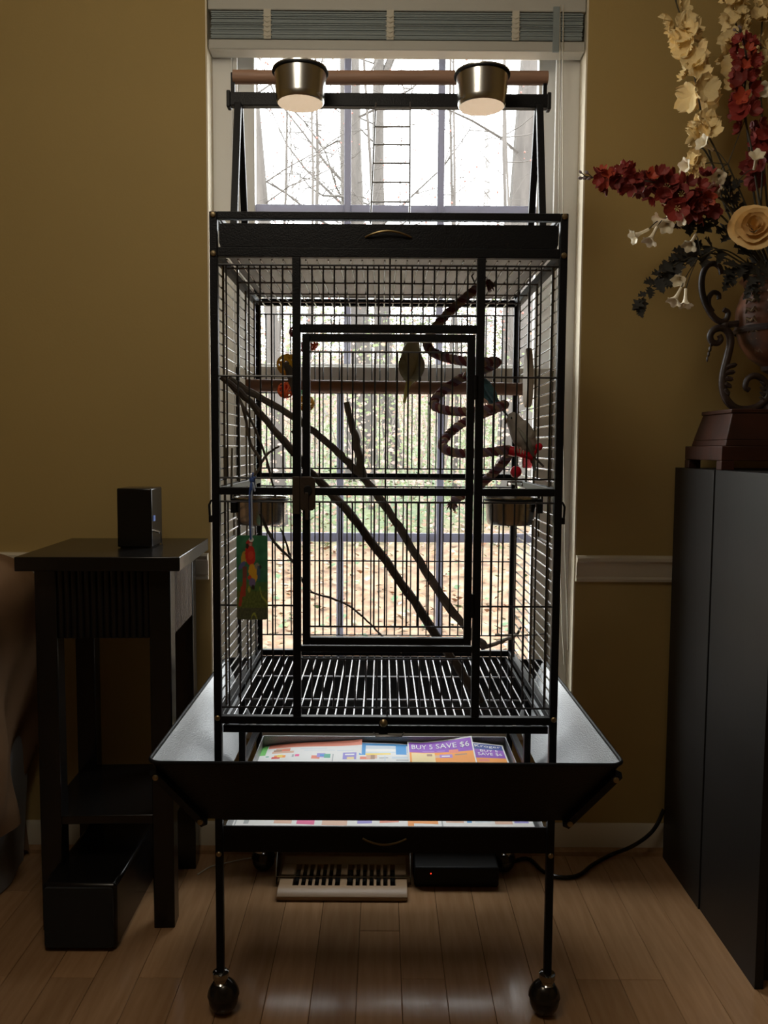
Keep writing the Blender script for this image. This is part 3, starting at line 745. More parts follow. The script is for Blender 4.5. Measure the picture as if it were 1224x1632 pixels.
# rope perch: three strands twisted together
rope_m = [mat('tan_rope_strand', (0.306, 0.212, 0.145), .9, bump=.6, bscale=300), mat('maroon_rope_strand', (0.136, 0.030, 0.038), .9, bump=.6, bscale=300), mat('mauve_rope_strand', (0.187, 0.128, 0.170), .9, bump=.6, bscale=300)]
rq = catmull([(0.2118, 1.7400, 1.4329), (0.1624, 1.7700, 1.3961), (0.1184, 1.7900, 1.3548), (0.0948, 1.7900, 1.3206), (0.0961, 1.7600, 1.2961), (0.1177, 1.7300, 1.2788), (0.1575, 1.7000, 1.2658), (0.2030, 1.7100, 1.2646), (0.2364, 1.7500, 1.2688), (0.2154, 1.7900, 1.2569), (0.1678, 1.8050, 1.2394), (0.1274, 1.8000, 1.2108),
    (0.1076, 1.7800, 1.1856), (0.1190, 1.7500, 1.1724), (0.1543, 1.7200, 1.1648), (0.2033, 1.7000, 1.1668), (0.2521, 1.7400, 1.1805), (0.2142, 1.7900, 1.1629), (0.1695, 1.8100, 1.1419), (0.1379, 1.8000, 1.1146), (0.1265, 1.7700, 1.0969), (0.1389, 1.7400, 1.0839), (0.1748, 1.7200, 1.0790), (0.2250, 1.7100, 1.0832), (0.2599, 1.7200, 1.0860), (0.2528, 1.7400, 1.0624), (0.2258, 1.7600, 1.0302), (0.1953, 1.7800, 1.0026), (0.1710, 1.7900, 0.9884), (0.1522, 1.7900, 0.9788)], 14)
rope = thing('rope_perch', 'twisted maroon and tan rope perch coiling down the right side', 'rope perch', tuple(rq[0]))
for k in range(3):
    pts = []; ph = 0
    nrm = Vector((0, 1, 0))
    for i, p in enumerate(rq):
        t = (rq[min(i + 1, len(rq) - 1)] - rq[max(i - 1, 0)]).normalized()
        nrm = (nrm - t * nrm.dot(t)).normalized(); bi = t.cross(nrm)
        if i: ph += (rq[i] - rq[i - 1]).length
        a = ph / .030 * 2 * PI + k * 2 * PI / 3
        pts.append(p + (nrm * math.cos(a) + bi * math.sin(a)) * .0048)
    MB().tube(pts, .0056, 7).build('strand', rope_m[k], rope)
rnd = random.Random(8)
for end, dr_ in ((rq[0], Vector((.5, 0, -.3))), (rq[-1], Vector((-.3, 0, -1)))):
    fr = MB()
    for i in range(26):
        d = (dr_.normalized() + Vector((rnd.uniform(-.8, .8), rnd.uniform(-.7, .7), rnd.uniform(-.6, .5)))).normalized(); l = rnd.uniform(.012, .024)
        fr.cur = i % 3
        fr.tube([end, end + d * l * .6, end + d * l + Vector((0, 0, -.004))], [.0022, .0018, .0008], 4)
    fr.build('frayed_end', rope_m, rope, fix=False)
MB().tube([Vector((0.1885, 1.7500, 1.4284)) , Vector((0.1813, 1.7450, 1.4426)), Vector((0.1886, 1.7420, 1.4521)), Vector((0.2013, 1.7400, 1.4467))], .0018, 6).build('hook', M['wire'], rope)

# rattan ball toy
ball_c = {'yellow': (.75, .42, .02), 'orange': (.80, .13, .03), 'red': (.45, .02, .05), 'green': (.12, .55, .25), 'crimson': (.30, .02, .06)}
ball_m = {k: mat(k + '_rattan', v, .5) for k, v in ball_c.items()}
toy = thing('hanging_toy', 'bird toy of coloured rattan balls strung behind the door post', 'bird toy', (-0.1717, 1.7200, 1.3978))
def rattan(c, r, col, seed):
    rnd = random.Random(seed); b = MB(); c = Vector(c)
    for k in range(9):
        q = Euler((rnd.uniform(0, 6.3), rnd.uniform(0, 6.3), rnd.uniform(0, 6.3))).to_matrix()
        b.tube([c + q @ Vector((math.cos(2 * PI * i / 16) * r, math.sin(2 * PI * i / 16) * r, rnd.uniform(-.1, .1) * r)) for i in range(16)], r * .11, 5, closed=True)
    b.build('rattan_ball', ball_m[col], toy, fix=False)
for (p, r, col) in (((-0.1961, 1.7300, 1.2590), .0205, 'yellow'), ((-0.2001, 1.7300, 1.2066), .0155, 'orange'), ((-0.1450, 1.7200, 1.3000), .0125, 'orange'), ((-0.1567, 1.7200, 1.1795), .0160, 'yellow'), ((-0.1795, 1.7200, 1.3238), .0110, 'crimson'), ((-0.1642, 1.7200, 1.2936), .0090, 'red'), ((-0.1869, 1.7400, 1.2382), .0100, 'red'), ((-0.1631, 1.7200, 1.1986), .0080, 'green')):
    rattan(p, r, col, int(r * 1e5))
MB().tube([(-0.1715, 1.7200, 1.4800), (-0.1717, 1.7200, 1.3978), (-0.1769, 1.7200, 1.3238), (-0.1749, 1.7250, 1.2853), (-0.1864, 1.7350, 1.2378), (-0.1962, 1.7300, 1.2067)], .0016, 6).build('string', M['bark2'], toy)
MB().tube([(-0.1744, 1.7200, 1.3036), (-0.1450, 1.7200, 1.3000), (-0.1592, 1.7200, 1.2342), (-0.1567, 1.7200, 1.1795)], .0014, 6).build('string', M['bark2'], toy)

# cuttlebone on the right wall, red toy perch below it
cb = MB().prism([(y + 1.765, z) for y, z in [(.030 * math.cos(a) * (1 - .25 * math.sin(a)), 1.238 + .062 * math.sin(a)) for a in [2 * PI * i / 22 for i in range(22)]]], 'x', .298, .311).build('cuttlebone', mat('cuttlebone_white', (.62, .55, .45), .8, bump=.4, bscale=80), base=(.305, 1.765, 1.238), bevel=.003)
tag(cb, 'pale oval cuttlebone hung on the right cage wall', 'cuttlebone')
redm = mat('glossy_red_plastic', (.62, .012, .03), .25); redc = mat('clear_red_plastic', (.65, .10, .12), .1, trans=.7)
rtoy = thing('perch_toy', 'glossy red plastic toy perch with dangling ball under the grey bird', 'bird toy', (0.2712, 1.6400, 1.0814))
A_, B_ = Vector((0.2490, 1.6400, 1.0862)), Vector((0.2942, 1.6300, 1.0755))
b = MB(); b.tube([A_, A_.lerp(B_, .3), A_.lerp(B_, .34), A_.lerp(B_, .62), A_.lerp(B_, .66), B_], [.0095, .0095, .0075, .0088, .0075, .0085], 12); b.build('bar', redm, rtoy)
MB().ball((0.3029, 1.6200, 1.0938), .0075).build('ball', redm, rtoy)
MB().tube([B_, (0.3029, 1.6200, 1.0938)], .003, 6).build('rod', redm, rtoy)
MB().ball((0.2621, 1.6400, 1.0445), .0118).build('ball', redm, rtoy)
MB().tube([(0.2614, 1.6400, 1.0789), (0.2618, 1.6400, 1.0568)], .0012, 6).build('link', M['steel'], rtoy)
b = MB(); c_ = (0.2839, 1.6400, 1.0631)
b.box(c_[0] - .009, c_[0] + .009, 1.635, 1.647, c_[2] - .011, c_[2] + .010); b.build('clear_block', redc, rtoy, bevel=.002)
b = MB(); b.tube([(0.2465, 1.6400, 1.0160), (0.2464, 1.6400, 1.0246), (0.2748, 1.6400, 1.0248), (0.2749, 1.6400, 1.0162)], .0022, 6); b.tube([(0.2623, 1.6400, 1.0297), (0.2640, 1.6400, 1.0075)], .002, 6); b.tube([(0.2942, 1.6300, 1.0755), (.315, 1.63, 1.055)], .002, 6)
b.build('bracket', M['wire'], rtoy)

# feeding bowls
def bowl(x, y, zr, h, r, label, hook):
    t = thing('feeding_bowl', label, 'bowl', (x, y, zr - h), 'stainless steel feeding bowls')
    prof = [(0, -h), (r * .84, -h), (r * .885, -h + .003), (r * .91, -h + .012), (r * .965, -.010), (r * .985, -.003), (r * 1.03, -.002), (r * 1.03, .0005), (r * .965, 0), (r * .945, -.010), (r * .89, -h + .013), (r * .84, -h + .004), (0, -h + .003)]
    MB().lathe(prof, (x, y, zr), 40, cap=False).build('dish', M['steel'], t)
    ring = MB(); ring.tube([(x + math.cos(2 * PI * i / 28) * (r * 1.0 + .001), y + math.sin(2 * PI * i / 28) * (r * 1.0 + .001), zr - .0045) for i in range(28)], .0022, 6, closed=True)
    if hook == 'back':
        for dx in (-.02, .02): ring.tube([(x + dx, y + math.sqrt(r * r - .0004), zr - .0045), (x + dx, y + r + .008, zr - .0045), (x + dx, ap - .0105, zr - .006), (x + dx, ap - .0105, 1.803)], .0024, 6)
    else:
        ex = XL + T + .001 if hook == 'left' else XR - T - .001
        sg = -1 if hook == 'left' else 1
        for dy in (-.02, .02): ring.tube([(x + sg * math.sqrt(r * r - .0004), y + dy, zr - .0045), (ex, y + dy, zr - .0045), (ex, y + dy, zr + .015)], .0024, 6)
        ring.box(min(ex, ex - sg * .010), max(ex, ex - sg * .010), y - .030, y - .012, zr - .03, zr - .002)
    ring.build('ring_holder', M['blackplastic'], t)
bowl(-.1672, 1.715, 1.8340, .064, .053, 'steel bowl hung at the left of the play top bar', 'back')
bowl(.1930, 1.715, 1.8300, .064, .053, 'steel bowl hung at the right of the play top bar', 'back')
bowl(-.2415, 1.66, .9910, .054, .053, 'steel bowl inside the cage behind the blue cord', 'left')
bowl(.2556, 1.66, .9935, .054, .052, 'steel bowl inside the cage below the red toy', 'right')
b = MB()
for px_ in (361, 371):
    p0 = Vector((-0.2981, 1.6000, 1.0878)); 
    q0 = Vector((-0.2981, 1.6000, 1.0878)) if px_ == 361 else Vector((-0.2873, 1.6000, 1.0878)); q1 = Vector((-0.2999, 1.6000, 1.0134)) if px_ == 361 else Vector((-0.2891, 1.6000, 1.0134))
    b.tube([q0, (q0 + q1) / 2, q1], .0024, 6)
b.build('prong', M['wire'], cage)

# ---------------------------------------------------------------- the birds
eye_m = mat('bird_eye', (.01, .01, .01), .1); beak_m = mat('horn_beak', (.45, .28, .16), .4); foot_m = mat('pinkish_foot', (.45, .28, .22), .6)
def bird(name, label, spine, lat, body_m, tail_m, wing_m, beak, eyes, feet, wings, tailpts):
    # spine: (point, half width along lat, half depth) from tail to crown
    t = thing(name, label, 'bird', spine[2][0])
    rings = []; lat = Vector(lat).normalized()
    P = [Vector(s[0]) for s in spine]
    Q = catmull(P, 4); ws = []; ds = []
    for i in range(len(spine) - 1):
        for j in range(4):
            f = j / 4; f = f * f * (3 - 2 * f)
            ws.append(spine[i][1] * (1 - f) + spine[i + 1][1] * f); ds.append(spine[i][2] * (1 - f) + spine[i + 1][2] * f)
    ws.append(spine[-1][1]); ds.append(spine[-1][2])
    for i, q in enumerate(Q):
        tg = (Q[min(i + 1, len(Q) - 1)] - Q[max(i - 1, 0)]).normalized()
        u = (lat - tg * lat.dot(tg)).normalized(); v = tg.cross(u)
        rings.append((q, u * ws[i], v * ds[i]))
    MB().sweep(rings, 18).build('body', body_m, t)
    q = catmull(tailpts[0], 4); n_ = len(q)
    MB().tube(q, [tailpts[1] * (1 - .55 * i / (n_ - 1)) for i in range(n_)], 8, flat=.45).build('tail', tail_m, t)
    for pts, r in wings:
        q = catmull(pts, 4); n_ = len(q)
        MB().tube(q, [r * (.35 + .65 * math.sin(PI * min(1, .12 + .95 * (1 - i / (n_ - 1))))) for i in range(n_)], 10, flat=.42).build('wing', wing_m, t)
    b0, b1 = Vector(beak[0]), Vector(beak[1])
    MB().tube([b0, b0.lerp(b1, .5) + Vector((0, 0, .001)), b1 + Vector((0, 0, -.003))], [.0042, .0034, .0008], 8).build('beak', beak_m, t)
    for e_ in eyes: MB().ball(e_, .0021, 8, 6).build('eye', eye_m, t)
    for f in feet:
        fb = MB(); f = Vector(f)
        for k in (-1, 0, 1): fb.tube([f + Vector((0, .004, .010)), f + Vector((k * .004, -.006, .006)), f + Vector((k * .006, -.013, -.001)), f + Vector((k * .006, -.014, -.007))], [.0022, .0018, .0016, .001], 6)
        fb.tube([f + Vector((0, .004, .010)), f + Vector((0, .010, .003))], .0017, 6)
        fb.build('foot', foot_m, t)
    return t
olive = mat('olive_grey_feathers', (0.551, 0.551, 0.347), .8, bump=.5, bscale=220, var=.2, vscale=40); oliveL = mat('yellow_green_feathers', (0.690, 0.660, 0.240), .8, bump=.5, bscale=220)
oliveD = mat('olive_wing_feathers', (0.408, 0.428, 0.286), .8, bump=.6, bscale=160, var=.3, vscale=60)
yb1 = 1.832
bird('parakeet', 'olive green small parrot seen from behind on the wooden perch', [
    ((0.0569, 1.8260, 1.2283), .0065, .006), ((0.0596, 1.8280, 1.2419), .015, .013), ((0.0609, 1.8320, 1.2612), .0220, .019), ((0.0609, 1.8360, 1.2818), .0235, .021), ((0.0623, 1.8420, 1.3001), .0205, .019), ((0.0637, 1.8480, 1.3130), .0165, .016), ((0.0638, 1.8520, 1.3243), .0155, .0155), ((0.0638, 1.8550, 1.3356), .0105, .011), ((0.0638, 1.8560, 1.3412), .003, .003)],
    (1, 0, 0), olive, oliveL, oliveD, ((0.0601, 1.8660, 1.3220), (0.0591, 1.8770, 1.3178)), ((0.0473, 1.8530, 1.3244), (0.0803, 1.8530, 1.3246)), ((0.0521, 1.8530, 1.2426), (0.0728, 1.8530, 1.2414)),
    [([(0.0469, 1.8280, 1.2984), (0.0414, 1.8180, 1.2758), (0.0455, 1.8160, 1.2543), (0.0551, 1.8140, 1.2354)], .0105), ([(0.0767, 1.8280, 1.2986), (0.0819, 1.8180, 1.2761), (0.0780, 1.8160, 1.2545), (0.0659, 1.8140, 1.2355)], .0105)],
    ([(0.0581, 1.8220, 1.2361), (0.0513, 1.8160, 1.2141), (0.0460, 1.8120, 1.1869)], .0065))
teal = mat('teal_blue_feathers', (0.058, 0.168, 0.199), .75, bump=.5, bscale=220, var=.25, vscale=40); tealD = mat('deep_teal_wing', (0.037, 0.115, 0.147), .75, bump=.6, bscale=160)
bird('parakeet', 'teal blue small parrot half hidden behind the right door post', [
    ((0.2506, 1.7650, 1.1752), .004, .004), ((0.2368, 1.7620, 1.1854), .0095, .009), ((0.2218, 1.7600, 1.2009), .0185, .018), ((0.2070, 1.7580, 1.2137), .0235, .0225), ((0.1962, 1.7570, 1.2265), .0205, .020), ((0.1906, 1.7560, 1.2381), .0160, .016), ((0.1866, 1.7560, 1.2484), .0150, .015), ((0.1838, 1.7560, 1.2575), .010, .010), ((0.1825, 1.7560, 1.2613), .003, .003)],
    (0, 1, 0), teal, teal, tealD, ((0.1748, 1.7560, 1.2471), (0.1657, 1.7560, 1.2405)), ((0.1811, 1.7410, 1.2483), (0.1842, 1.7710, 1.2511)), ((0.1969, 1.7120, 1.1800), (0.2083, 1.7220, 1.1806)),
    [([(0.1978, 1.7370, 1.2276), (0.2123, 1.7370, 1.2123), (0.2291, 1.7450, 1.1948), (0.2448, 1.7520, 1.1772)], .0125), ([(0.2023, 1.7770, 1.2307), (0.2173, 1.7780, 1.2151), (0.2327, 1.7720, 1.1965), (0.2470, 1.7680, 1.1780)], .0125)],
    ([(0.2368, 1.7620, 1.1854), (0.2510, 1.7680, 1.1727), (0.2681, 1.7740, 1.1547)], .006))
greyf = mat('silver_grey_feathers', (0.413, 0.375, 0.338), .8, bump=.5, bscale=220, var=.2, vscale=40); greyD = mat('grey_wing_feathers', (0.312, 0.305, 0.260), .8, bump=.6, bscale=160, var=.25, vscale=60); greyT = mat('blue_grey_tail', (.22, .28, .30), .8)
bird('parakeet', 'silver grey small parrot perched on the red toy', [
    ((0.2962, 1.6400, 1.0656), .004, .004), ((0.2910, 1.6400, 1.0791), .011, .011), ((0.2845, 1.6400, 1.0962), .0185, .019), ((0.2768, 1.6400, 1.1121), .0235, .023), ((0.2679, 1.6400, 1.1279), .0215, .021), ((0.2603, 1.6400, 1.1389), .0165, .0165), ((0.2565, 1.6400, 1.1474), .0148, .015), ((0.2551, 1.6400, 1.1559), .0105, .011), ((0.2550, 1.6400, 1.1608), .003, .003)],
    (1, 0, .35), greyf, greyT, greyD, ((0.2443, 1.6400, 1.1461), (0.2395, 1.6400, 1.1400)), ((0.2494, 1.6260, 1.1493), (0.2537, 1.6540, 1.1503)), ((0.2637, 1.6400, 1.0887), (0.2748, 1.6400, 1.0863)),
    [([(0.2625, 1.6220, 1.1299), (0.2741, 1.6170, 1.1130), (0.2848, 1.6210, 1.0962), (0.2938, 1.6280, 1.0767)], .0125), ([(0.2683, 1.6580, 1.1308), (0.2819, 1.6630, 1.1136), (0.2915, 1.6590, 1.0963), (0.2981, 1.6520, 1.0765)], .0125)],
    ([(0.2909, 1.6400, 1.0815), (0.2950, 1.6400, 1.0643), (0.3006, 1.6420, 1.0471)], .0065))

# ---------------------------------------------------------------- picture card on a blue cord
cardr = thing('picture_card', 'small green card picturing two macaws hung on a blue cord', 'card', (-.238, 1.515, .864))
def ell(x, y, cx_, cy_, rx, ry, a=0):
    dx, dy = x - cx_, y - cy_; c, s_ = math.cos(a), math.sin(a)
    return ((dx * c + dy * s_) / rx) ** 2 + ((-dx * s_ + dy * c) / ry) ** 2 < 1
def card_col(u, v):
    # u to the right 0..1, v upward 0..1; a red macaw above a yellow and blue one
    n = noise.noise((u * 6, v * 14, 2.0)); n2 = noise.noise((u * 22, v * 40, 5.0))
    g = (.035 + .02 * n, .16 + .05 * n, .085 + .03 * n) if v > .45 else (.07 + .03 * n, .15 + .06 * n, .045)
    if v < .34: g = (.10 + .07 * n2, .13 + .08 * n2, .035 + .02 * n2)
    if v < .14: g = (.075 + .05 * n2, .085 + .05 * n2, .05 + .02 * n2)
    c = g
    if v < .40 and abs((u - .95) * .8 + (v - .22) * 2.2 * math.sin(u * 9)) < .03: c = (.30, .34, .06)
    if ell(u, v, .24, .735, .10, .075, .5): c = (.42, .25, .04)
    if ell(u, v, .17, .645, .12, .035, .3): c = (.10, .10, .26)
    if abs(u - (.245 + (v - .44) * .12)) < .07 - .05 * (.6 - v) and .28 < v < .63: c = (.30, .045, .03) if v < .50 else (.17, .05, .045)
    if abs(u - (.13 + (v - .25) * .35)) < .045 and .16 < v < .40: c = (.36, .05, .03)
    if ell(u, v, .44, .77, .17, .125, -.25): c = (.48, .03, .025)
    if ell(u, v, .46, .765, .09, .05): c = (.58, .06, .035)
    if ell(u, v, .41, .905, .10, .045): c = (.42, .03, .03)
    if ell(u, v, .45, .895, .05, .022): c = (.45, .25, .20)
    if ell(u, v, .345, .875, .05, .032): c = (.03, .02, .02)
    if ell(u, v, .53, .555, .15, .105, -.3): c = (.60, .32, .03)
    if ell(u, v, .42, .50, .06, .03): c = (.45, .04, .03)
    if ell(u, v, .66, .64, .075, .04): c = (.22, .22, .18)
    if ell(u, v, .76, .625, .045, .025): c = (.03, .03, .03)
    if ell(u, v, .71, .555, .055, .09, .15): c = (.05, .10, .16)
    if ell(u, v, .50, .445, .11, .05): c = (.16, .12, .26)
    if ell(u, v, .53, .385, .06, .03): c = (.03, .02, .02)
    if ell(u, v, .40, .36, .04, .035): c = (.34, .30, .05)
    return (*[max(.005, q) for q in c], 1)
cx0, cx1, cz0, cz1 = -.2655, -.2090, .7735, .9290
MB().prism(rrect(cx0, cx1, cz0, cz1, .005), 'y', 1.5155, 1.5170).build('card_back', mat('card_stock', (.05, .12, .06), .3), cardr, smooth=False)
nu, nv = 44, 110
cg = MB(); cg.grid(lambda u, v: (cx0 + (cx1 - cx0) * u, 1.5151, cz0 + (cz1 - cz0) * v), nu, nv)
keep = []
for f in cg.f:
    px_ = sum(cg.v[i][0] for i in f) / 4; pz_ = sum(cg.v[i][2] for i in f) / 4
    ddx = max(0, abs(px_ - (cx0 + cx1) / 2) - ((cx1 - cx0) / 2 - .005)); ddz = max(0, abs(pz_ - (cz0 + cz1) / 2) - ((cz1 - cz0) / 2 - .005))
    if ddx * ddx + ddz * ddz < .0046 ** 2: keep.append(f)
cg.f = keep; cg.m = [0] * len(keep)
co = cg.build('picture', attr_mat('card_print', .28), cardr, smooth=False, fix=False)
ca = co.data.color_attributes.new('print', 'FLOAT_COLOR', 'POINT')
for j in range(nv + 1):
    for i in range(nu + 1): ca.data[j * (nu + 1) + i].color = card_col(i / nu, j / nv)
MB().lathe([(0, -.0012), (.0045, -.0010), (.0045, -.0003), (0, -.0003)], (-.2385, 1.5151, .9215), 14, 'y').build('eyelet', mat('white_eyelet', (.75, .75, .72), .4), cardr)
bluem = mat('blue_cord', (.04, .09, .32), .7); whitec = mat('pale_blue_cord', (.35, .42, .58), .7)
MB().tube(catmull([(-.2395, 1.5148, .9215), (-.2405, 1.513, .95), (-.2405, 1.511, 1.00), (-.2385, 1.5105, 1.019), (-.2365, 1.518, 1.030), (-.2355, 1.530, 1.0205)], 4), .0017, 6).build('cord', bluem, cardr)
MB().tube(catmull([(-.2375, 1.5148, .9215), (-.2365, 1.513, .95), (-.2365, 1.511, 1.00), (-.2345, 1.511, 1.022), (-.2325, 1.518, 1.031), (-.2335, 1.5315, 1.0205)], 4), .0014, 6).build('cord', whitec, cardr)
kn = MB(); 
for i, (dx, dz) in enumerate(((-.001, -.020), (.005, -.022), (.002, .012), (-.004, .010), (.006, .004))): kn.cur = i % 2; kn.tube(catmull([(-.2355, 1.512, 1.032), (-.2355 + dx * .6, 1.508, 1.032 + dz * .5), (-.2355 + dx, 1.509, 1.032 + dz)], 3), .0016, 5)
kn.cur = 0; kn.ball((-.2355, 1.511, 1.031), (.0055, .004, .0065), 10, 7)
kn.build('knot', [bluem, whitec], cardr, fix=False)

# ---------------------------------------------------------------- flyers lining the drawer
def ink(n, c): return mat(n, c, .6)
INK = {'green': (.16, .55, .12), 'red': (.75, .06, .05), 'coral': (.80, .25, .16), 'blue': (.05, .30, .68), 'navy': (.03, .06, .32), 'purple': (.27, .07, .52), 'orange': (.90, .34, .05), 'cream': (.85, .68, .36), 'pink': (.80, .10, .30), 'violet': (.30, .26, .68), 'brown': (.42, .25, .17), 'grey': (.42, .44, .46), 'skin': (.72, .45, .33), 'yellow': (.88, .66, .12), 'white': (.86, .86, .86), 'pale': (.62, .70, .78), 'teal': (.10, .42, .30), 'ltviolet': (.45, .25, .66)}
INK['paper'] = (.80, .80, .80)
INKM = {k: ink(k + '_ink', v) for k, v in INK.items()}; IK = list(INKM)
def text_mesh(s):
    cu = bpy.data.curves.new('lettering', 'FONT'); cu.body = s; cu.size = 1; cu.fill_mode = 'FRONT'; cu.resolution_u = 2
    o = bpy.data.objects.new('lettering', cu); COL.objects.link(o)
    bpy.context.view_layer.update()
    me = bpy.data.meshes.new_from_object(o.evaluated_get(bpy.context.evaluated_depsgraph_get()))
    vs = [v.co.copy() for v in me.vertices]; fs = [tuple(p.vertices) for p in me.polygons]
    bpy.data.objects.remove(o); bpy.data.curves.remove(cu); bpy.data.meshes.remove(me)
    x0 = min(v.x for v in vs); x1 = max(v.x for v in vs); y0 = min(v.y for v in vs); y1 = max(v.y for v in vs)
    return [((v.x - x0) / (x1 - x0), (v.y - y0) / (y1 - y0)) for v in vs], fs
def flyer(label, x0, x1, y0, y1, zf, blocks, texts, skew=0.0, mats=None):
    xm, ym = (x0 + x1) / 2, (y0 + y1) / 2
    def P(x, y, up=0): return (x + skew * (y - ym), y, zf(x, y) + up)
    t = thing('flyer', label, 'flyer', (xm, ym, zf(xm, ym)), 'flyers lining the cage drawer')
    nx, ny = 100, 160
    s = MB(); s.grid(lambda u, v: P(x0 + (x1 - x0) * u, y0 + (y1 - y0) * v), nx, ny)
    for j in range(ny):
        for i in range(nx):
            u, v = (i + .5) / nx, (j + .5) / ny; c = IK.index('paper')
            for u0, u1, v0, v1, cc in blocks:
                if u0 <= u <= u1 and v0 <= v <= v1: c = IK.index(cc)
            s.m[j * nx + i] = c
    s.build('sheet', list(INKM.values()), t, fix=False)
    if texts:
        tx = MB()
        for s_, u0, u1, v0, v1, c in texts:
            vs, fs = text_mesh(s_); tx.cur = IK.index(c)
            tx.add([P(x0 + (x1 - x0) * (u0 + (u1 - u0) * a), y0 + (y1 - y0) * (v0 + (v1 - v0) * b_), .0012) for a, b_ in vs], fs)
        tx.build('lettering', list(INKM.values()), t, fix=False, smooth=False)
    return t
rr_ = random.Random(4)
def bits(n, u0, u1, v0, v1, cols):
    out = []
    for i in range(n):
        u = rr_.uniform(u0, u1 - .06); v = rr_.uniform(v0, v1 - .03); out.append((u, u + rr_.uniform(.03, .10), v, v + rr_.uniform(.015, .04), rr_.choice(cols)))
    return out
flyer('wide white grocery flyer with a coral band and green edge', -.296, -.046, 1.548, 2.028, lambda x, y: .3475 + .010 * max(0, (y - 1.86) / .17) ** 2 * (1 + (x + .17) / .11) + .002 * math.sin(x * 22),
      [(.0, .065, .86, 1, 'green'), (.085, 1, .950, 1, 'coral'), (.16, .30, .925, .945, 'skin'), (.14, .22, .900, .928, 'brown'), (.13, .34, .880, .905, 'skin'), (.22, .30, .905, .93, 'coral'), (.16, .27, .822, .856, 'orange'), (.14, .22, .815, .84, 'red'), (.19, .24, .83, .86, 'yellow'), (.36, .40, .84, .862, 'pink'), (.33, .345, .83, .865, 'grey'),
       (.52, .60, .815, .85, 'coral'), (.57, .65, .83, .872, 'violet'), (.60, .68, .845, .865, 'blue'), (.64, .70, .825, .868, 'teal'), (.82, .95, .815, .880, 'violet'), (.86, .93, .815, .84, 'cream'), (.845, .925, .858, .868, 'white'), (.72, .725, .79, .87, 'grey'), (.44, .74, .905, .915, 'pale'), (.40, .66, .925, .932, 'pale'), (.76, .92, .900, .908, 'pale'), (.08, .11, .84, .85, 'teal'),
       (.10, .14, .10, .16, 'grey'), (.34, .48, .10, .17, 'skin'), (.52, .66, .10, .155, 'pink'), (.72, .92, .10, .18, 'skin'), (.03, .035, .05, .3, 'grey')] + bits(10, .03, .97, .20, .40, ['pink', 'violet', 'red', 'orange', 'grey', 'pale', 'blue', 'skin']) + bits(10, .05, .95, .42, .72, ['pale', 'grey', 'pink', 'orange']), [], 0.0)
flyer('white flyer with a bright blue frame in the middle of the drawer', -.052, .075, 1.552, 2.022, lambda x, y: .3500 + .008 * max(0, (y - 1.85) / .17) ** 2 * (1 - (x - .01) / .11) + .002 * math.sin(x * 25),
      [(.0, .12, .865, .995, 'blue'), (.10, 1, .970, .995, 'blue'), (.70, .90, .865, .995, 'blue'), (.12, .70, .88, .970, 'pale'), (.12, .70, .90, .93, 'white'), (.12, .60, .862, .882, 'yellow'), (.90, .99, .885, .975, 'pale'), (.02, .22, .815, .842, 'coral'), (.14, .34, .82, .86, 'skin'), (.22, .30, .81, .86, 'brown'), (.38, .55, .82, .83, 'grey'), (.48, .50, .79, .85, 'pale'), (.62, .92, .81, .84, 'pale'), (.70, .98, .79, .80, 'grey'),
       (.05, .28, .10, .17, 'violet'), (.40, .70, .10, .18, 'coral'), (.45, .60, .13, .17, 'orange'), (.84, 1, .06, .24, 'orange')] + bits(6, .1, .9, .4, .66, ['pale', 'grey']), [], 0.0)
flyer('purple and orange sale flyer with bold white lettering', .066, .226, 1.546, 2.030, lambda x, y: .3545 + .013 * max(0, (y - 1.84) / .19) ** 2 * (.35 + max(0, (x - .10) / .10)) + .0015 * math.sin(x * 30),
      [(.02, .98, .862, .985, 'purple'), (.02, .98, .50, .862, 'orange'), (.05, .40, .70, .855, 'cream'), (.28, .36, .82, .845, 'brown'), (.40, .48, .80, .83, 'skin'), (.47, .66, .80, .835, 'ltviolet'), (.50, .62, .815, .825, 'white'), (.62, .76, .850, .885, 'coral'), (.70, .88, .825, .84, 'brown'), (.22, .40, .872, .880, 'ltviolet'), (.44, .56, .872, .880, 'ltviolet'), (.04, .30, .48, .54, 'red'),
       (0, .30, .08, .20, 'orange'), (.34, .36, .05, .3, 'grey'), (.40, .62, .10, .19, 'skin'), (.66, .72, .10, .15, 'blue'), (.76, .96, .10, .17, 'pale')] + bits(6, .05, .95, .22, .42, ['orange', 'cream', 'red', 'pale', 'skin', 'blue']),
      [('BUY 5', .06, .38, .898, .952, 'white'), ('SAVE $6', .43, .94, .896, .955, 'white')], 0.0)
flyer('narrow navy and purple sale flyer beside the drawer wall', .221, .302, 1.550, 2.020, lambda x, y: .3520 + .009 * max(0, (y - 1.84) / .18) ** 2 * (.4 + max(0, (.30 - x) / .08)),
      [(.05, .96, .925, .985, 'navy'), (.05, .96, .825, .925, 'purple'), (.05, .96, .48, .825, 'orange'), (.15, .45, .78, .815, 'coral'), (.0, .5, .09, .18, 'skin'), (.55, .9, .10, .17, 'violet')] + bits(6, .05, .9, .22, .44, ['pale', 'blue', 'violet', 'orange']),
      [('Kroger', .12, .90, .936, .974, 'white'), ('BUY 5', .25, .78, .893, .918, 'white'), ('SAVE $6', .16, .88, .845, .882, 'white')], 0.0)

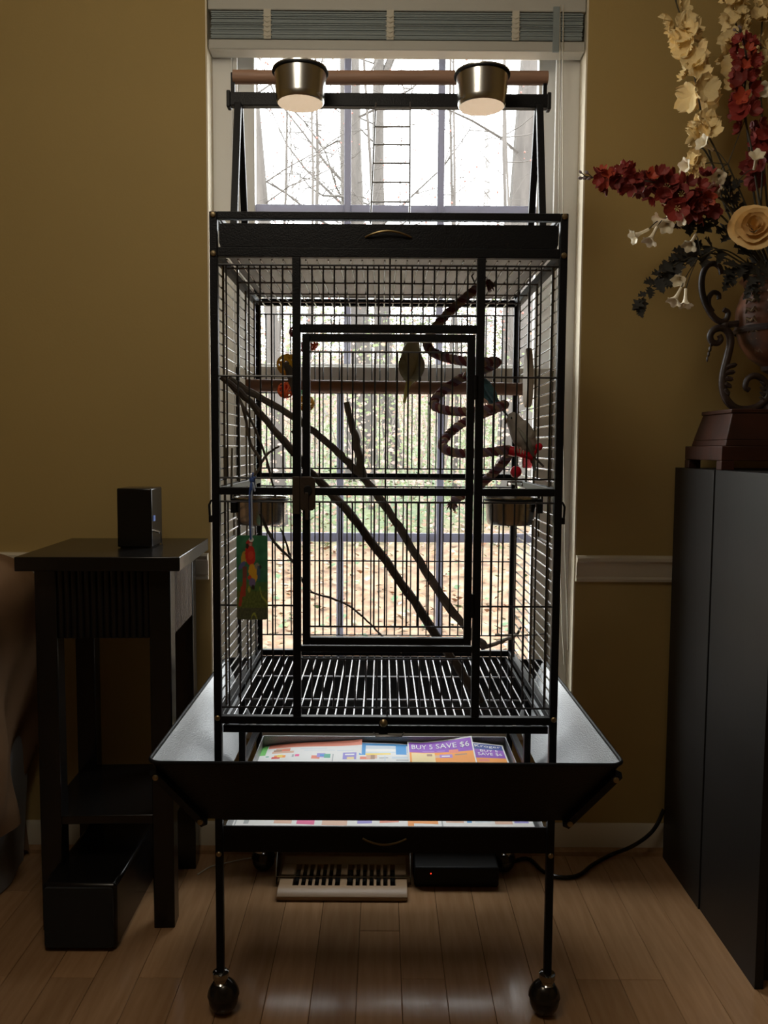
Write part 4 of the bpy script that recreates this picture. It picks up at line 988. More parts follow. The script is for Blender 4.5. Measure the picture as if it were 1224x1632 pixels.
# ---------------------------------------------------------------- floor things
vent = thing('floor_register', 'light wooden floor vent cover with two rows of slots', 'floor vent', (-.091, 2.03, 0))
woodv = mat('pale_oak_vent', (0.400, 0.264, 0.152), .4, bump=.1, bscale=40, col2=(.40, .25, .13), vscale=6, stretch=(2, 14, 14))
vx0, vx1, vy0, vy1 = -.2495, .0670, 1.932, 2.122
sx0, sx1, sy0, sy1 = -.2155, .0380, 1.972, 2.080
b = MB()
def vbar(x0, x1, y0, y1): b.box(x0, x1, y0, y1, .001, .017)
b.prism([(vy0, .001), (sy0, .001), (sy0, .019), (vy0 + .016, .019), (vy0 + .003, .012), (vy0, .010)], 'x', vx0, vx1)
vbar(vx0, vx1, sy1, vy1); vbar(vx0, sx0, sy0, sy1); vbar(sx1, vx1, sy0, sy1); vbar(-.099, -.082, sy0, sy1)
b.build('frame', woodv, vent, bevel=.0015)
for g0, g1 in ((sx0, -.099), (-.082, sx1)):
    for i in range(6):
        c = g0 + (g1 - g0) * (i + 1) / 7 
        MB().add([(c - .0045, sy0, .002), (c + .0015, sy0, .002), (c + .0045, sy0, .0165), (c - .0015, sy0, .0165), (c - .0045, sy1, .002), (c + .0015, sy1, .002), (c + .0045, sy1, .0165), (c - .0015, sy1, .0165)],
                 [(0, 3, 2, 1), (4, 5, 6, 7), (0, 1, 5, 4), (1, 2, 6, 5), (2, 3, 7, 6), (3, 0, 4, 7)]).build('slat', woodv, vent, smooth=False)
MB().box(sx0, sx1, sy0, sy1, .0004, .0012).build('duct_opening', mat('dark_duct', (.006, .005, .004), .8), vent, smooth=False)
edgem = mat('frosted_plastic_edge', (.30, .29, .27), .25)
dfl = thing('air_deflector', 'clear curved plastic air deflector standing over the vent', 'air deflector', (-.09, 2.10, .0))
b = MB(); n_ = 12
def dprof(o):
    return [(1.985 + .115 * math.sin(a) + 0, .019 + o + (.080) * math.sin(a) ** .6 if a > 0 else .019) for a in [PI / 2 * i / n_ for i in range(n_ + 1)]]
pts_ = [(2.128 - .118 * math.sin(PI / 2 * (1 - i / n_)) , .020 + .074 * (math.sin(PI / 2 * i / n_))) for i in range(n_ + 1)]
outer = pts_; inner = [(y, z - .0016) for y, z in pts_]
b.prism(outer + inner[::-1], 'x', -.258, .076)
b.build('hood', M['clear'], dfl)
for x0 in (-.2596, .0760):
    MB().prism([(2.128, .0005)] + [(2.01, .0005)] + outer, 'x', x0, x0 + .0016).build('end_plate', M['clear'], dfl, smooth=False)
    MB().tube([(x0, y, z) for y, z in outer], .0014, 6).build('edge', edgem, dfl)
for q_ in (outer[0], outer[-1]): MB().tube([(-.258, q_[0], q_[1]), (.076, q_[0], q_[1])], .0015, 6).build('edge', edgem, dfl)
rtr = thing('modem', 'flat black modem box with a small red light on the floor', 'modem', (.19, 2.05, 0))
MB().box(.086, .296, 1.998, 2.13, .003, .052).build('case', M['blackplastic'], rtr, bevel=.004)
MB().box(.090, .292, 2.002, 2.126, 0, .003).build('foot', M['rubber'], rtr)
lm = bpy.data.materials.new('red_led'); lm.use_nodes = True
lm.node_tree.nodes['Principled BSDF'].inputs['Emission Color'].default_value = (1, .03, .01, 1); lm.node_tree.nodes['Principled BSDF'].inputs['Emission Strength'].default_value = 2.0
MB().lathe([(0, -.0006), (.0016, -.0006), (.0016, .0006)], (.1265, 1.998, .036), 10, 'y').build('indicator_light', lm, rtr)
cq = catmull([(.30, 2.08, .006), (0.3868, 2.1368, 0.0060), (0.4202, 2.0681, 0.0060), (0.4562, 2.0401, 0.0060), (0.5064, 2.0500, 0.0060), (0.5570, 2.1051, 0.0060), (0.6190, 2.1518, 0.0100), (0.6589, 2.1200, 0.0467), (0.7026, 2.1300, 0.0695), (0.7316, 2.1400, 0.0958), (0.7537, 2.1500, 0.1360)], 6)
tag(MB().tube(cq, .0052, 8).build('power_cord', M['rubber'], base=tuple(cq[len(cq) // 2])), 'thick black power cord curving over the floor to the cabinet', 'cord')
cq = catmull([(-.465, 2.05, .003), (-.44, 2.09, .003), (-.405, 2.11, .003), (-.35, 2.135, .003), (-.30, 2.15, .003)], 6)
tag(MB().tube(cq, .0016, 6).build('speaker_cable', M['cordw'], base=tuple(cq[0])), 'thin pale cable on the floor under the table leg', 'cable')

# ---------------------------------------------------------------- side table at the left, with speaker and subwoofer
tb = thing('side_table', 'tall dark espresso side table with fluted apron and low shelf', 'table', (-.618, 1.9625, 0))
def tpart(b, nm, bev=.0025): return b.build(nm, M['espresso'], tb, bevel=bev)
tx0, tx1, ty0, ty1 = -.793, -.443, 1.775, 2.150
tpart(MB().box(tx0, tx1, ty0, ty1, .822, .853), 'top', .002)
lx0, lx1, ly0, ly1 = tx0 + .028, tx1 - .028, ty0 + .035, ty1 - .028
lw = .047
for a, c in ((lx0, ly0), (lx1 - lw, ly0), (lx0, ly1 - lw), (lx1 - lw, ly1 - lw)): tpart(MB().box(a, a + lw, c, c + lw, 0, .822), 'leg')
def fluted(p0, p1, z0, z1, axis, face, depth):
    # ribbed board: half-round ribs standing side by side
    n = int((p1 - p0) / .0140); wv = (p1 - p0) / n; poly = []
    sg = 1 if depth > 0 else -1
    for i in range(n):
        for k in range(5):
            a = PI * k / 5; poly.append((p0 + wv * (i + .5 - .5 * math.cos(a)), face + sg * (.001 + .0060 * math.sin(a))))
    poly.append((p1, face + sg * .002)); poly += [(p1, face - depth), (p0, face - depth)]
    if axis == 'y': poly = [(b_, a) for a, b_ in poly]
    return MB().prism(poly, 'z', z0, z1)
tpart(fluted(lx0 + lw, lx1 - lw, .668, .822, 'x', ly0 + .008, -.016), 'fluted_apron', 0)
tpart(fluted(ly0 + lw, ly1 - lw, .668, .822, 'y', lx1 - .008, .016), 'fluted_apron', 0)
tpart(MB().box(lx0 + .008, lx0 + .024, ly0 + lw, ly1 - lw, .668, .822), 'apron'); tpart(MB().box(lx0 + lw, lx1 - lw, ly1 - .024, ly1 - .008, .668, .822), 'apron')
tpart(MB().box(lx0 + .003, lx1 - .003, ly0 + .003, ly1 - .003, .245, .265), 'shelf', .0015)
tb.rotation_euler = (0, 0, R(2.5))
spk = thing('speaker', 'small upright black box speaker on the side table', 'speaker', (-.577, 1.985, .853))
MB().box(-.6175, -.5365, 1.938, 2.03, .855, .9925).build('case', M['espresso'], spk, bevel=.003)
MB().box(-.612, -.542, 1.944, 2.024, .853, .855).build('foot', M['rubber'], spk)
MB().box(-.5365, -.5345, 1.946, 1.962, .915, .928).build('indicator_window', mat('blue_led_window', (.10, .16, .42), .3), spk)
MB().tube([(-.5365, 1.952, .893), (-.522, 1.950, .889)], .0028, 8).build('plug', M['steel'], spk)
MB().tube(catmull([(-.524, 1.950, .8895), (-.5195, 1.950, .886), (-.5185, 1.951, .868), (-.520, 1.97, .8545)], 4), .0009, 5).build('cable', M['rubber'], spk)
sub = thing('subwoofer', 'black floor box with grille front pushed under the side table', 'subwoofer', (-.648, 1.89, 0))
MB().box(-.728, -.568, 1.730, 2.06, .004, .150).build('case', M['espresso'], sub, bevel=.008)
b = MB(); b.prism(rrect(-.722, -.574, .010, .144, .008), 'y', 1.7235, 1.7305); b.build('grille', mat('black_speaker_cloth', (.010, .0095, .009), .9, bump=.5, bscale=600), sub, bevel=.001)
for a in (-.715, -.595):
    for c in (1.75, 2.03): MB().lathe([(.010, 0), (.010, .005)], (a + .01, c, 0), 10).build('foot', M['rubber'], sub)

# ---------------------------------------------------------------- slipcovered sofa at the far left
sofa = thing('sofa', 'brown slipcovered sofa arm at the far left beside the table', 'sofa', (-1.35, 1.80, 0))
cov = mat('brown_slipcover', (.21, .122, .066), .85, bump=.25, bscale=350, spec=.1); grc = mat('grey_underskirt', (.26, .26, .27), .85, bump=.2, bscale=300)
prof = [(-.905, .20), (-.888, .34), (-.868, .48), (-.845, .60), (-.836, .68), (-.848, .745), (-.885, .795), (-.945, .825), (-1.02, .830), (-1.10, .812), (-1.16, .77), (-1.18, .68), (-1.19, .50), (-1.9, .48), (-1.9, .03)]
pq = catmull([(a, 0, c) for a, c in prof], 5)
def cover(u, v):
    i = u * (len(pq) - 1); j = min(int(i), len(pq) - 2); p = pq[j].lerp(pq[j + 1], i - j)
    y = 1.20 + .94 * v
    low = max(0, (.80 - p.z) / .6) if p.x > -1.0 else 0
    fold = .030 * low * math.sin(16 * y + 7 * p.z + 1.0) + .010 * low * math.sin(41 * y - 13 * p.z)
    crease = .011 * math.sin(9 * p.z + 23 * y) * (1 if p.x > -1.16 else 0)
    z = p.z - (.12 * max(0, 2.05 - y) * (1 if u < .06 else 0))
    ee = max(0, abs(v - .5) - .42) / .08
    return (p.x + fold + crease - .02 * ee * ee, y, z + crease * .5 - .03 * ee * ee * (p.z / .83))
b = MB(); b.grid(cover, 90, 60); b.build('slipcover', cov, sofa, fix=False)
b = MB()
for v in (0, 1):
    ring = [cover(i / 90, v) for i in range(91)]; b.add(ring + [(-.93, ring[0][1], .02)], [tuple(range(92))])
b.build('slipcover_end', cov, sofa, fix=False)
b = MB(); b.grid(lambda u, v: (-.928 + .010 * math.sin(26 * (1.22 + .90 * v)) * (1 - u) + .022 * u, 1.22 + .90 * v, .004 + .44 * u), 12, 60); b.build('underskirt', grc, sofa, fix=False)
MB().box(-1.88, -.96, 1.24, 2.10, .004, .42).build('base', grc, sofa, smooth=False)

# ---------------------------------------------------------------- cabinets at the right
def cabinet(y0, y1, x0, label):
    t = thing('cabinet', label, 'cabinet', (x0 + .22, (y0 + y1) / 2, 0), 'black brown cabinets')
    MB().box(x0, x0 + .018, y0, y1, 0, 1.044).build('side_panel', M['cabinet'], t, smooth=False, bevel=.001)
    MB().box(x0 + .422, x0 + .44, y0, y1, 0, 1.044).build('side_panel', M['cabinet'], t, smooth=False, bevel=.001)
    MB().box(x0 + .018, x0 + .422, y0, y1, 1.026, 1.044).build('top_panel', M['cabinet'], t, smooth=False, bevel=.001)
    MB().box(x0 + .018, x0 + .422, y1 - .008, y1, .06, 1.026).build('back_panel', M['cabinet'], t, smooth=False)
    MB().box(x0 + .018, x0 + .422, y0 + .02, y1 - .008, .06, .078).build('bottom_panel', M['cabinet'], t, smooth=False)
    MB().box(x0 + .018, x0 + .422, y0 + .030, y0 + .045, 0, .06).build('plinth', M['cabinet'], t, smooth=False)
    for a, c in ((.020, .219), (.221, .420)):
        d = MB().box(x0 + a, x0 + c, y0 + .002, y0 + .020, .08, 1.024).build('door', M['cabinet'], t, smooth=False, bevel=.001)
        MB().lathe([(.004, 0), (.004, -.012), (.011, -.016), (.011, -.022), (0, -.024)], (x0 + (c - .02 if a < .1 else a + .02), y0 + .002, .62), 14, 'y').build('knob', M['chrome'], d)
cabinet(1.905, 2.158, .7570, 'black brown cabinet against the wall under the urn')
cabinet(1.610, 1.9035, .7600, 'black brown cabinet in front, nearest the right edge')

# ---------------------------------------------------------------- urn with artificial flowers
UX, UY = .932, 2.0
urn = thing('urn', 'ornate bronze brown urn with scroll handles on a stepped base', 'urn', (UX, UY, 1.044))
um = mat('bronze_brown_urn', (0.041, 0.022, 0.016), .45, bump=.4, bscale=60, col2=(.022, .014, .012), vscale=14, spec=.5)
ub = mat('rust_copper_bowl', (.19, .068, .030), .42, bump=.5, bscale=45, col2=(.030, .018, .012), vscale=16, spec=.35)
ud = mat('dark_bronze_base', (.030, .013, .009), .45, bump=.3, bscale=40, col2=(.055, .018, .010), vscale=12, spec=.22)
b = MB()
def frus(x0, y0, z0, x1, y1, z1):
    b.add([(UX - x0, UY - y0, z0), (UX + x0, UY - y0, z0), (UX + x0, UY + y0, z0), (UX - x0, UY + y0, z0), (UX - x1, UY - y1, z1), (UX + x1, UY - y1, z1), (UX + x1, UY + y1, z1), (UX - x1, UY + y1, z1)],
          [(0, 3, 2, 1), (4, 5, 6, 7), (0, 1, 5, 4), (1, 2, 6, 5), (2, 3, 7, 6), (3, 0, 4, 7)])
frus(.167, .115, 1.0655, .167, .115, 1.0985); frus(.155, .105, 1.0985, .152, .102, 1.113); frus(.152, .102, 1.113, .135, .088, 1.1740); frus(.138, .090, 1.1740, .138, .090, 1.1835)
b.build('base', ud, urn, bevel=.002)
for sx_ in (-1, 1):
    for sy_ in (-1, 1): MB().box(UX + sx_ * .152 - .015, UX + sx_ * .152 + .015, UY + sy_ * .100 - .015, UY + sy_ * .100 + .015, 1.044, 1.0655).build('foot', ud, urn, bevel=.002)
MB().lathe([(0, 1.277), (.016, 1.279), (.034, 1.288), (.060, 1.308), (.082, 1.340), (.094, 1.380), (.094, 1.420), (.084, 1.452), (.074, 1.470), (.078, 1.482), (.088, 1.490), (.084, 1.494), (.068, 1.486), (.060, 1.46), (0, 1.44)], (UX, UY, 0), 40).build('bowl', ub, urn)
MB().lathe([(.030, 1.1835), (.026, 1.195), (.012, 1.205), (.010, 1.235), (.017, 1.245), (.010, 1.256), (.012, 1.268), (.030, 1.277), (.034, 1.287)], (UX, UY, 0), 20).build('stem', um, urn)
MB().lathe([(.0935, 1.365), (.099, 1.372), (.0935, 1.380)], (UX, UY, 0), 40, cap=False).build('band', um, urn)
upper = [(0.7957, 2.0000, 1.5022), (0.7907, 2.0000, 1.5181), (0.7756, 2.0000, 1.5267), (0.7596, 2.0000, 1.5194), (0.7501, 2.0000, 1.4961), (0.7513, 2.0000, 1.4613), (0.7629, 2.0000, 1.4279), (0.7816, 2.0000, 1.4017), (0.7998, 2.0000, 1.3916), (0.8114, 2.0000, 1.3990), (0.8138, 2.0000, 1.4136), (0.8032, 2.0000, 1.4208)]
inner_ = [(0.7782, 2.0000, 1.4148), (0.7687, 2.0000, 1.4294), (0.7681, 2.0000, 1.4483), (0.7780, 2.0000, 1.4600), (0.7900, 2.0000, 1.4557), (0.7919, 2.0000, 1.4441)]
lower = [(0.7950, 2.0000, 1.3608), (0.7998, 2.0000, 1.3506), (0.7912, 2.0000, 1.3418), (0.7777, 2.0000, 1.3461), (0.7742, 2.0000, 1.3607), (0.7841, 2.0000, 1.3740), (0.8033, 2.0000, 1.3770), (0.8187, 2.0000, 1.3639), (0.8225, 2.0000, 1.3405), (0.8163, 2.0000, 1.3081), (0.8087, 2.0000, 1.2712), (0.8085, 2.0000, 1.2387), (0.8185, 2.0000, 1.2091), (0.8402, 2.0000, 1.1900), (0.8673, 2.0000, 1.1857), (0.8954, 2.0000, 1.1948), (0.9125, 2.0000, 1.2142), (0.9145, 2.0000, 1.2379), (0.9017, 2.0000, 1.2585), (0.8821, 2.0000, 1.2658), (0.8660, 2.0000, 1.2568), (0.8622, 2.0000, 1.2390), (0.8715, 2.0000, 1.2317)]
def mir(p, s_): return p if s_ < 0 else (2 * UX - p[0], p[1], p[2])
for s_ in (-1, 1):
    b = MB()
    for pts, r0, r1 in ((upper, .0058, .0075), (inner_, .0055, .006), (lower, .0062, .0095)):
        q = catmull([mir(p, s_) for p in pts], 6); n_ = len(q)
        b.tube(q, [r0 + (r1 - r0) * math.sin(PI * i / (n_ - 1)) for i in range(n_)], 10)
    c_ = mir((0.8090, 2.0000, 1.3844), s_); b.ball(c_, (.012, .010, .009), 12, 8)
    b.tube([c_, (UX + s_ * .088, UY, c_[2] + .004)], .008, 8)
    h = b.build('handle', um, urn)
    # leaf ornaments on the scroll: ribbed acanthus tongues
    lf_ = MB()
    for k in range(5):
        p0 = Vector(mir((0.8084, 2.0000, 1.2815), s_)) + Vector((0, 0, -.012 * k)); tip = p0 + Vector((-s_ * (.030 - .004 * k), -.004, .010 - .006 * k))
        lf_.tube([p0, p0.lerp(tip, .35) + Vector((0, -.004, .002)), p0.lerp(tip, .8) + Vector((0, -.003, .001)), tip], [.0070, .0080, .0068, .002], 8, flat=.8)
    for k in range(4):
        p0 = Vector(mir((0.9137, 2.0000, 1.2231), s_)) + Vector((-.003 * k * -s_ * 0, 0, .012 * k - .01)); lf_.tube([p0, p0 + Vector((s_ * .010, -.004, -.004)), p0 + Vector((s_ * .018, -.002, .003))], [.005, .005, .002], 7)
    for k in range(4):
        p0 = Vector(mir((0.7779, 2.0000, 1.3402), s_)) + Vector((s_ * .003 * k, 0, -.012 * k)); lf_.ball(p0, (.0045 - .0007 * k, .004, .007), 8, 6)
    tag(lf_.build('leaf_ornament', um, h), kind='stuff')
rnd = random.Random(12)
gl = mat('gilded_relief', (.17, .115, .062), .5, .3, bump=.4, bscale=80)
for a in (-150, -118, -86, -54, -22):
    b = MB(); aa = R(a)
    for k in range(7):
        f = k / 6; z = 1.455 - .135 * f; r_ = .0845 + .011 * math.sin(PI * (f * .8 + .15)) - (.022 * max(0, f - .55) / .45)
        c = Vector((UX + math.cos(aa) * r_, UY + math.sin(aa) * r_, z)); tn = Vector((-math.sin(aa), math.cos(aa), 0))
        for s_ in (-1, 1): b.tube([c, c + tn * s_ * .012 * (1 - .5 * f) + Vector((math.cos(aa) * .004, math.sin(aa) * .004, .006)), c + tn * s_ * .019 * (1 - .5 * f) + Vector((0, 0, -.004))], [.004, .0042, .0014], 6)
    b.build('relief_leaf', gl, urn, fix=False)

# flower pieces
cream = mat('cream_silk_petal', (.90, .74, .42), .7, col2=(.88, .66, .30), vscale=30, rand=.16); creamd = mat('deep_cream_rose', (.86, .62, .30), .65, col2=(.80, .52, .20), vscale=18)
redp = mat('crimson_silk_petal', (.20, .018, .020), .6, col2=(.28, .035, .022), vscale=25, rand=.35); redo = mat('orange_red_petal', (.46, .07, .03), .6)
whitep = mat('ivory_trumpet_petal', (.86, .77, .58), .6); stemm = mat('dark_olive_stem', (.045, .038, .022), .7); leafm = mat('dark_bronze_leaf', (.026, .024, .020), .6, bump=.4, bscale=90, spec=.4)
stam = mat('pale_stamen', (.70, .60, .25), .6); budg = mat('mauve_grey_bud', (.24, .19, .20), .6)
def floret_mesh(name, m, npet, cup, ruffle, wid, seed):
    rnd = random.Random(seed); b = MB()
    for k in range(npet):
        a = 2 * PI * k / npet + rnd.uniform(-.15, .15); ln = rnd.uniform(.85, 1.12); tw = rnd.uniform(-.35, .35)
        def pt(u, v, a=a, ln=ln, tw=tw, s=rnd.random() * 9):
            r = v * ln; w_ = wid * (math.sin(PI * min(.93, .10 + .80 * v)) ** .8) * (u - .5) * 2
            z = cup * (v ** 1.4) + ruffle * math.sin(5 * u * PI + s) * v + .12 * abs(u - .5) * 2 * v + tw * w_ * v
            x, y = r * math.cos(a) - w_ * math.sin(a), r * math.sin(a) + w_ * math.cos(a)
            return (x, y, z)
        b.grid(pt, 6, 5)
    return b.mesh(name, m, fix=False, sharp=0)
FLC = [floret_mesh('floret', cream, 5, .50, .14, .62, s) for s in (1, 2, 3, 9)]
FLR = [floret_mesh('floret', redp, 5, .75, .10, .52, s) for s in (4, 5, 6)] ; FLO = [floret_mesh('floret', redo, 5, .8, .08, .42, 7)]
budmesh = MB().ball((0, 0, .5), (.42, .42, .62), 10, 8).mesh('bud', budg); budred = MB().ball((0, 0, .5), (.45, .45, .6), 10, 8).mesh('bud', redo); budcream = MB().ball((0, 0, .5), (.42, .42, .62), 10, 8).mesh('bud', cream)
def rot_to(d, roll): return (Vector(d).to_track_quat('Z', 'Y') @ Matrix.Rotation(roll, 3, 'Z').to_quaternion()).to_euler()
MOUTH = (UX, UY, 1.47)
def spike(label, path, f0, nfl, size, spread, meshes, tipm, ntip, group, seed, bare=0.0, stamens=False):
    rnd = random.Random(seed)
    t = thing('flower_spike', label, 'flower', MOUTH, group)
    q = catmull([MOUTH] + list(path), 8); n_ = len(q)
    MB().tube(q, [.0028 - .0014 * i / (n_ - 1) for i in range(n_)], 6).build('stem', stemm, t)
    for i in range(nfl):
        f = f0 + (1 - bare - f0) * (i + rnd.random() * .6) / nfl
        k = min(n_ - 2, int(f * (n_ - 1))); p = q[k]; tg = (q[k + 1] - q[k]).normalized()
        a = i * 2.4 + rnd.uniform(-.4, .4)
        n1_ = tg.orthogonal().normalized(); n2_ = tg.cross(n1_); d = n1_ * math.cos(a) + n2_ * math.sin(a) + tg * .25 + Vector((0, -.35, 0))
        d = d + Vector((rnd.uniform(-.5, .5), rnd.uniform(-.3, .3), rnd.uniform(-.5, .5))); d.normalize(); taper = 1 - .55 * (f - f0) / (1 - f0)
        c = p + d * spread * taper * rnd.uniform(.35, 1.15)
        s_ = size * (.35 + .65 * taper) * rnd.uniform(.7, 1.2)
        inst('floret', rnd.choice(meshes), t, c, rot_to(d, rnd.uniform(0, 6)), (s_,) * 3)
    for i in range(ntip):
        f = 1 - bare * (i + .2) / max(1, ntip) if bare else 1 - .03 * i
        k = min(n_ - 2, int(f * (n_ - 1))); p = q[k]; tg = (q[k + 1] - q[k]).normalized(); a = i * 2.1
        n1_ = tg.orthogonal().normalized(); n2_ = tg.cross(n1_); d = (n1_ * math.cos(a) + n2_ * math.sin(a)) * .6 + tg; d.normalize()
        e_ = p + d * .012
        st_ = MB().tube([p, p + d * .006, e_], .0011, 5).build('stalk', stemm, t)
        s_ = .0062 * rnd.uniform(.8, 1.3); inst('bud', tipm, t, e_, rot_to(d, 0), (s_,) * 3)
    return t
G = 'artificial flower stems in the urn'
spike('cream delphinium spike with bare tip, leftmost of the tall stems', [(0.8009, 1.9700, 1.6198), (0.7371, 1.9500, 1.7670), (0.7071, 1.9500, 1.8906), (0.6870, 1.9600, 2.0041), (0.6624, 1.9800, 2.1024), (0.6497, 1.9800, 2.1432)], .49, 21, .031, .026, FLC, budcream, 3, G, 1, .20)
spike('short cream blossom stem below the tall cream spike', [(0.8137, 1.9500, 1.6285), (0.7587, 1.9300, 1.7329), (0.7255, 1.9300, 1.7942), (0.7062, 1.9300, 1.8213)], .68, 9, .032, .024, FLC, budcream, 0, G, 2)
spike('drooping cream stem end beside the ivory trumpet', [(0.7988, 1.9500, 1.6424), (0.7412, 1.9200, 1.7158), (0.7049, 1.9100, 1.7598), (0.6886, 1.9000, 1.7198), (0.6883, 1.9000, 1.6887)], .72, 9, .018, .010, FLC, budcream, 0, G, 22)
spike('cream delphinium spike behind the upright red one', [(0.8882, 2.0400, 1.6682), (0.8625, 2.0500, 1.8603), (0.8419, 2.0500, 2.0040), (0.8262, 2.0500, 2.1037), (0.8126, 2.0500, 2.1885)], .50, 22, .032, .030, FLC, budcream, 2, G, 3)
spike('cream delphinium spike with thin bare twigs at the right edge', [(0.9220, 2.0600, 1.6888), (0.9130, 2.0800, 1.8718), (0.9031, 2.0800, 2.0032), (0.9029, 2.0800, 2.1190), (0.9098, 2.0800, 2.2052)], .52, 17, .030, .026, FLC, budcream, 2, G, 4)
spike('upright crimson delphinium spike with mauve buds on top', [(0.8634, 1.9600, 1.6456), (0.8254, 1.9300, 1.7607), (0.7992, 1.9200, 1.8520), (0.8030, 1.9200, 1.9328), (0.7953, 1.9200, 1.9863), (0.7830, 1.9200, 2.0155)], .40, 46, .020, .028, FLR + FLR + FLO, budmesh, 5, G, 5, .10)
reach = spike('crimson delphinium spike reaching left toward the window', [(0.8217, 1.9300, 1.5676), (0.7420, 1.8800, 1.6385), (0.6479, 1.8500, 1.6504), (0.5765, 1.8400, 1.6626), (0.5224, 1.8400, 1.6675), (0.4685, 1.8400, 1.6698), (0.4279, 1.8400, 1.6734)], .36, 44, .020, .032, FLR + FLR + FLO, budmesh, 7, G, 6, .09)
for c_, d_ in (((0.6330, 1.8250, 1.6284), (-.25, -.9, .3)), ((0.6244, 1.8250, 1.6035), (-.1, -.9, -.35)), ((0.6016, 1.8250, 1.6451), (-.3, -.9, .1))):
    c_ = Vector(c_); d_ = Vector(d_).normalized()
    inst('blossom', floret_mesh('blossom', redp, 6, .45, .06, .55, 40), reach, c_ + Vector((0, .008, 0)), rot_to(d_, 0), (.026,) * 3)
    sb = MB()
    for k in range(6):
        e_ = (d_ + Vector((math.cos(k * 1.05), 0, math.sin(k * 1.05))) * .55).normalized(); sb.tube([c_ + Vector((0, .006, 0)), c_ + e_ * .009, c_ + e_ * .013], [.0006, .0006, .0011], 5)
    sb.build('stamen', stam, reach, fix=False)
spike('short crimson blossom stem low over the dark leaves', [(0.8223, 1.9300, 1.5537), (0.7290, 1.8800, 1.6155), (0.6729, 1.8600, 1.6230), (0.6359, 1.8500, 1.6026)], .55, 20, .024, .024, FLR, budred, 0, G, 7)
spike('crimson blossom stem behind the rose', [(0.8733, 1.9700, 1.6202), (0.8605, 1.9500, 1.7124), (0.8580, 1.9400, 1.7644), (0.8524, 1.9400, 1.7987)], .5, 20, .024, .030, FLR, budred, 0, G, 8)

def trumpet_mesh():
    b = MB(); n = 20
    prof = [(.0035, 0), (.0035, .012), (.0045, .024), (.0075, .032), (.0135, .038), (.0185, .0395)]
    vs = []
    for off in (0, 1):
        for r, h in prof:
            for j in range(n):
                a = 2 * PI * j / n; k = 1 + .14 * math.cos(5 * a) * (h / .04) ** 3
                rr2 = r * k - .0006 * off
                vs.append((rr2 * math.cos(a), rr2 * math.sin(a), h + .0025 * math.cos(5 * a + 1) * (h / .04) ** 3 + .0004 * off))
    m_ = len(prof); fs = []
    for off in (0, 1):
        for i in range(m_ - 1):
            for j in range(n): fs.append(tuple(off * m_ * n + q for q in (i * n + j, i * n + (j + 1) % n, (i + 1) * n + (j + 1) % n, (i + 1) * n + j)))
    b.add(vs, fs); return b.mesh('trumpet', whitep, fix=False, sharp=0)
TRM = trumpet_mesh()
def trumpets(label, node, fl, path=None):
    t = thing('trumpet_spray', label, 'flower', MOUTH, G)
    q = catmull([MOUTH] + (path or []) + [node], 8)
    MB().tube(q, .0018, 6).build('stem', stemm, t)
    for c, d in fl:
        d = Vector(d).normalized(); c = Vector(c); b0 = c - d * .040
        nd = min(q, key=lambda p: (p - b0).length)
        MB().tube(catmull([nd, nd.lerp(b0, .6) + Vector((0, 0, .006)), b0], 4), .0011, 5).build('stalk', stemm, t)
        inst('trumpet', TRM, t, b0, rot_to(d, .3), (.9, .9, 1.0))
trumpets('ivory trumpet spray hanging left below the red spike', (0.6233, 1.8600, 1.5960), [((0.5367, 1.8400, 1.5464), (-.9, -.1, -.45)), ((0.5691, 1.8300, 1.5336), (-.45, -.2, -.8)), ((0.6059, 1.8300, 1.5654), (-.3, -.55, -.6)), ((0.5908, 1.8600, 1.5864), (-.6, .5, .1)), ((0.6371, 1.8400, 1.5841), (-.6, -.2, -.5)), ((0.6162, 1.8500, 1.6237), (-.1, -.4, .8))], [(0.7745, 1.9200, 1.5787)])
trumpets('ivory trumpet spray in the middle above the rose', (0.7609, 1.9000, 1.7203), [((0.6898, 1.8700, 1.7577), (-.8, -.5, .25)), ((0.6567, 1.8800, 1.7103), (-.8, -.4, -.1)), ((0.7255, 1.8600, 1.6791), (-.35, -.8, -.5)), ((0.7170, 1.8600, 1.6512), (-.35, -.6, -.7)), ((0.8124, 1.8700, 1.7320), (-.2, -.8, .5)), ((0.8336, 1.9000, 1.8804), (-.1, -.8, -.4))], [(0.8190, 1.9300, 1.6369)])
trumpets('ivory trumpet spray drooping among the dark leaves', (0.6940, 1.8800, 1.5112), [((0.6665, 1.8600, 1.5321), (-.5, -.4, -.75)), ((0.6456, 1.8600, 1.4579), (-.3, -.45, -.6)), ((0.6327, 1.8500, 1.4102), (-.5, -.25, -.85)), ((0.6626, 1.8600, 1.4039), (-.08, -.2, -1))], [(0.7801, 1.9300, 1.5395)])
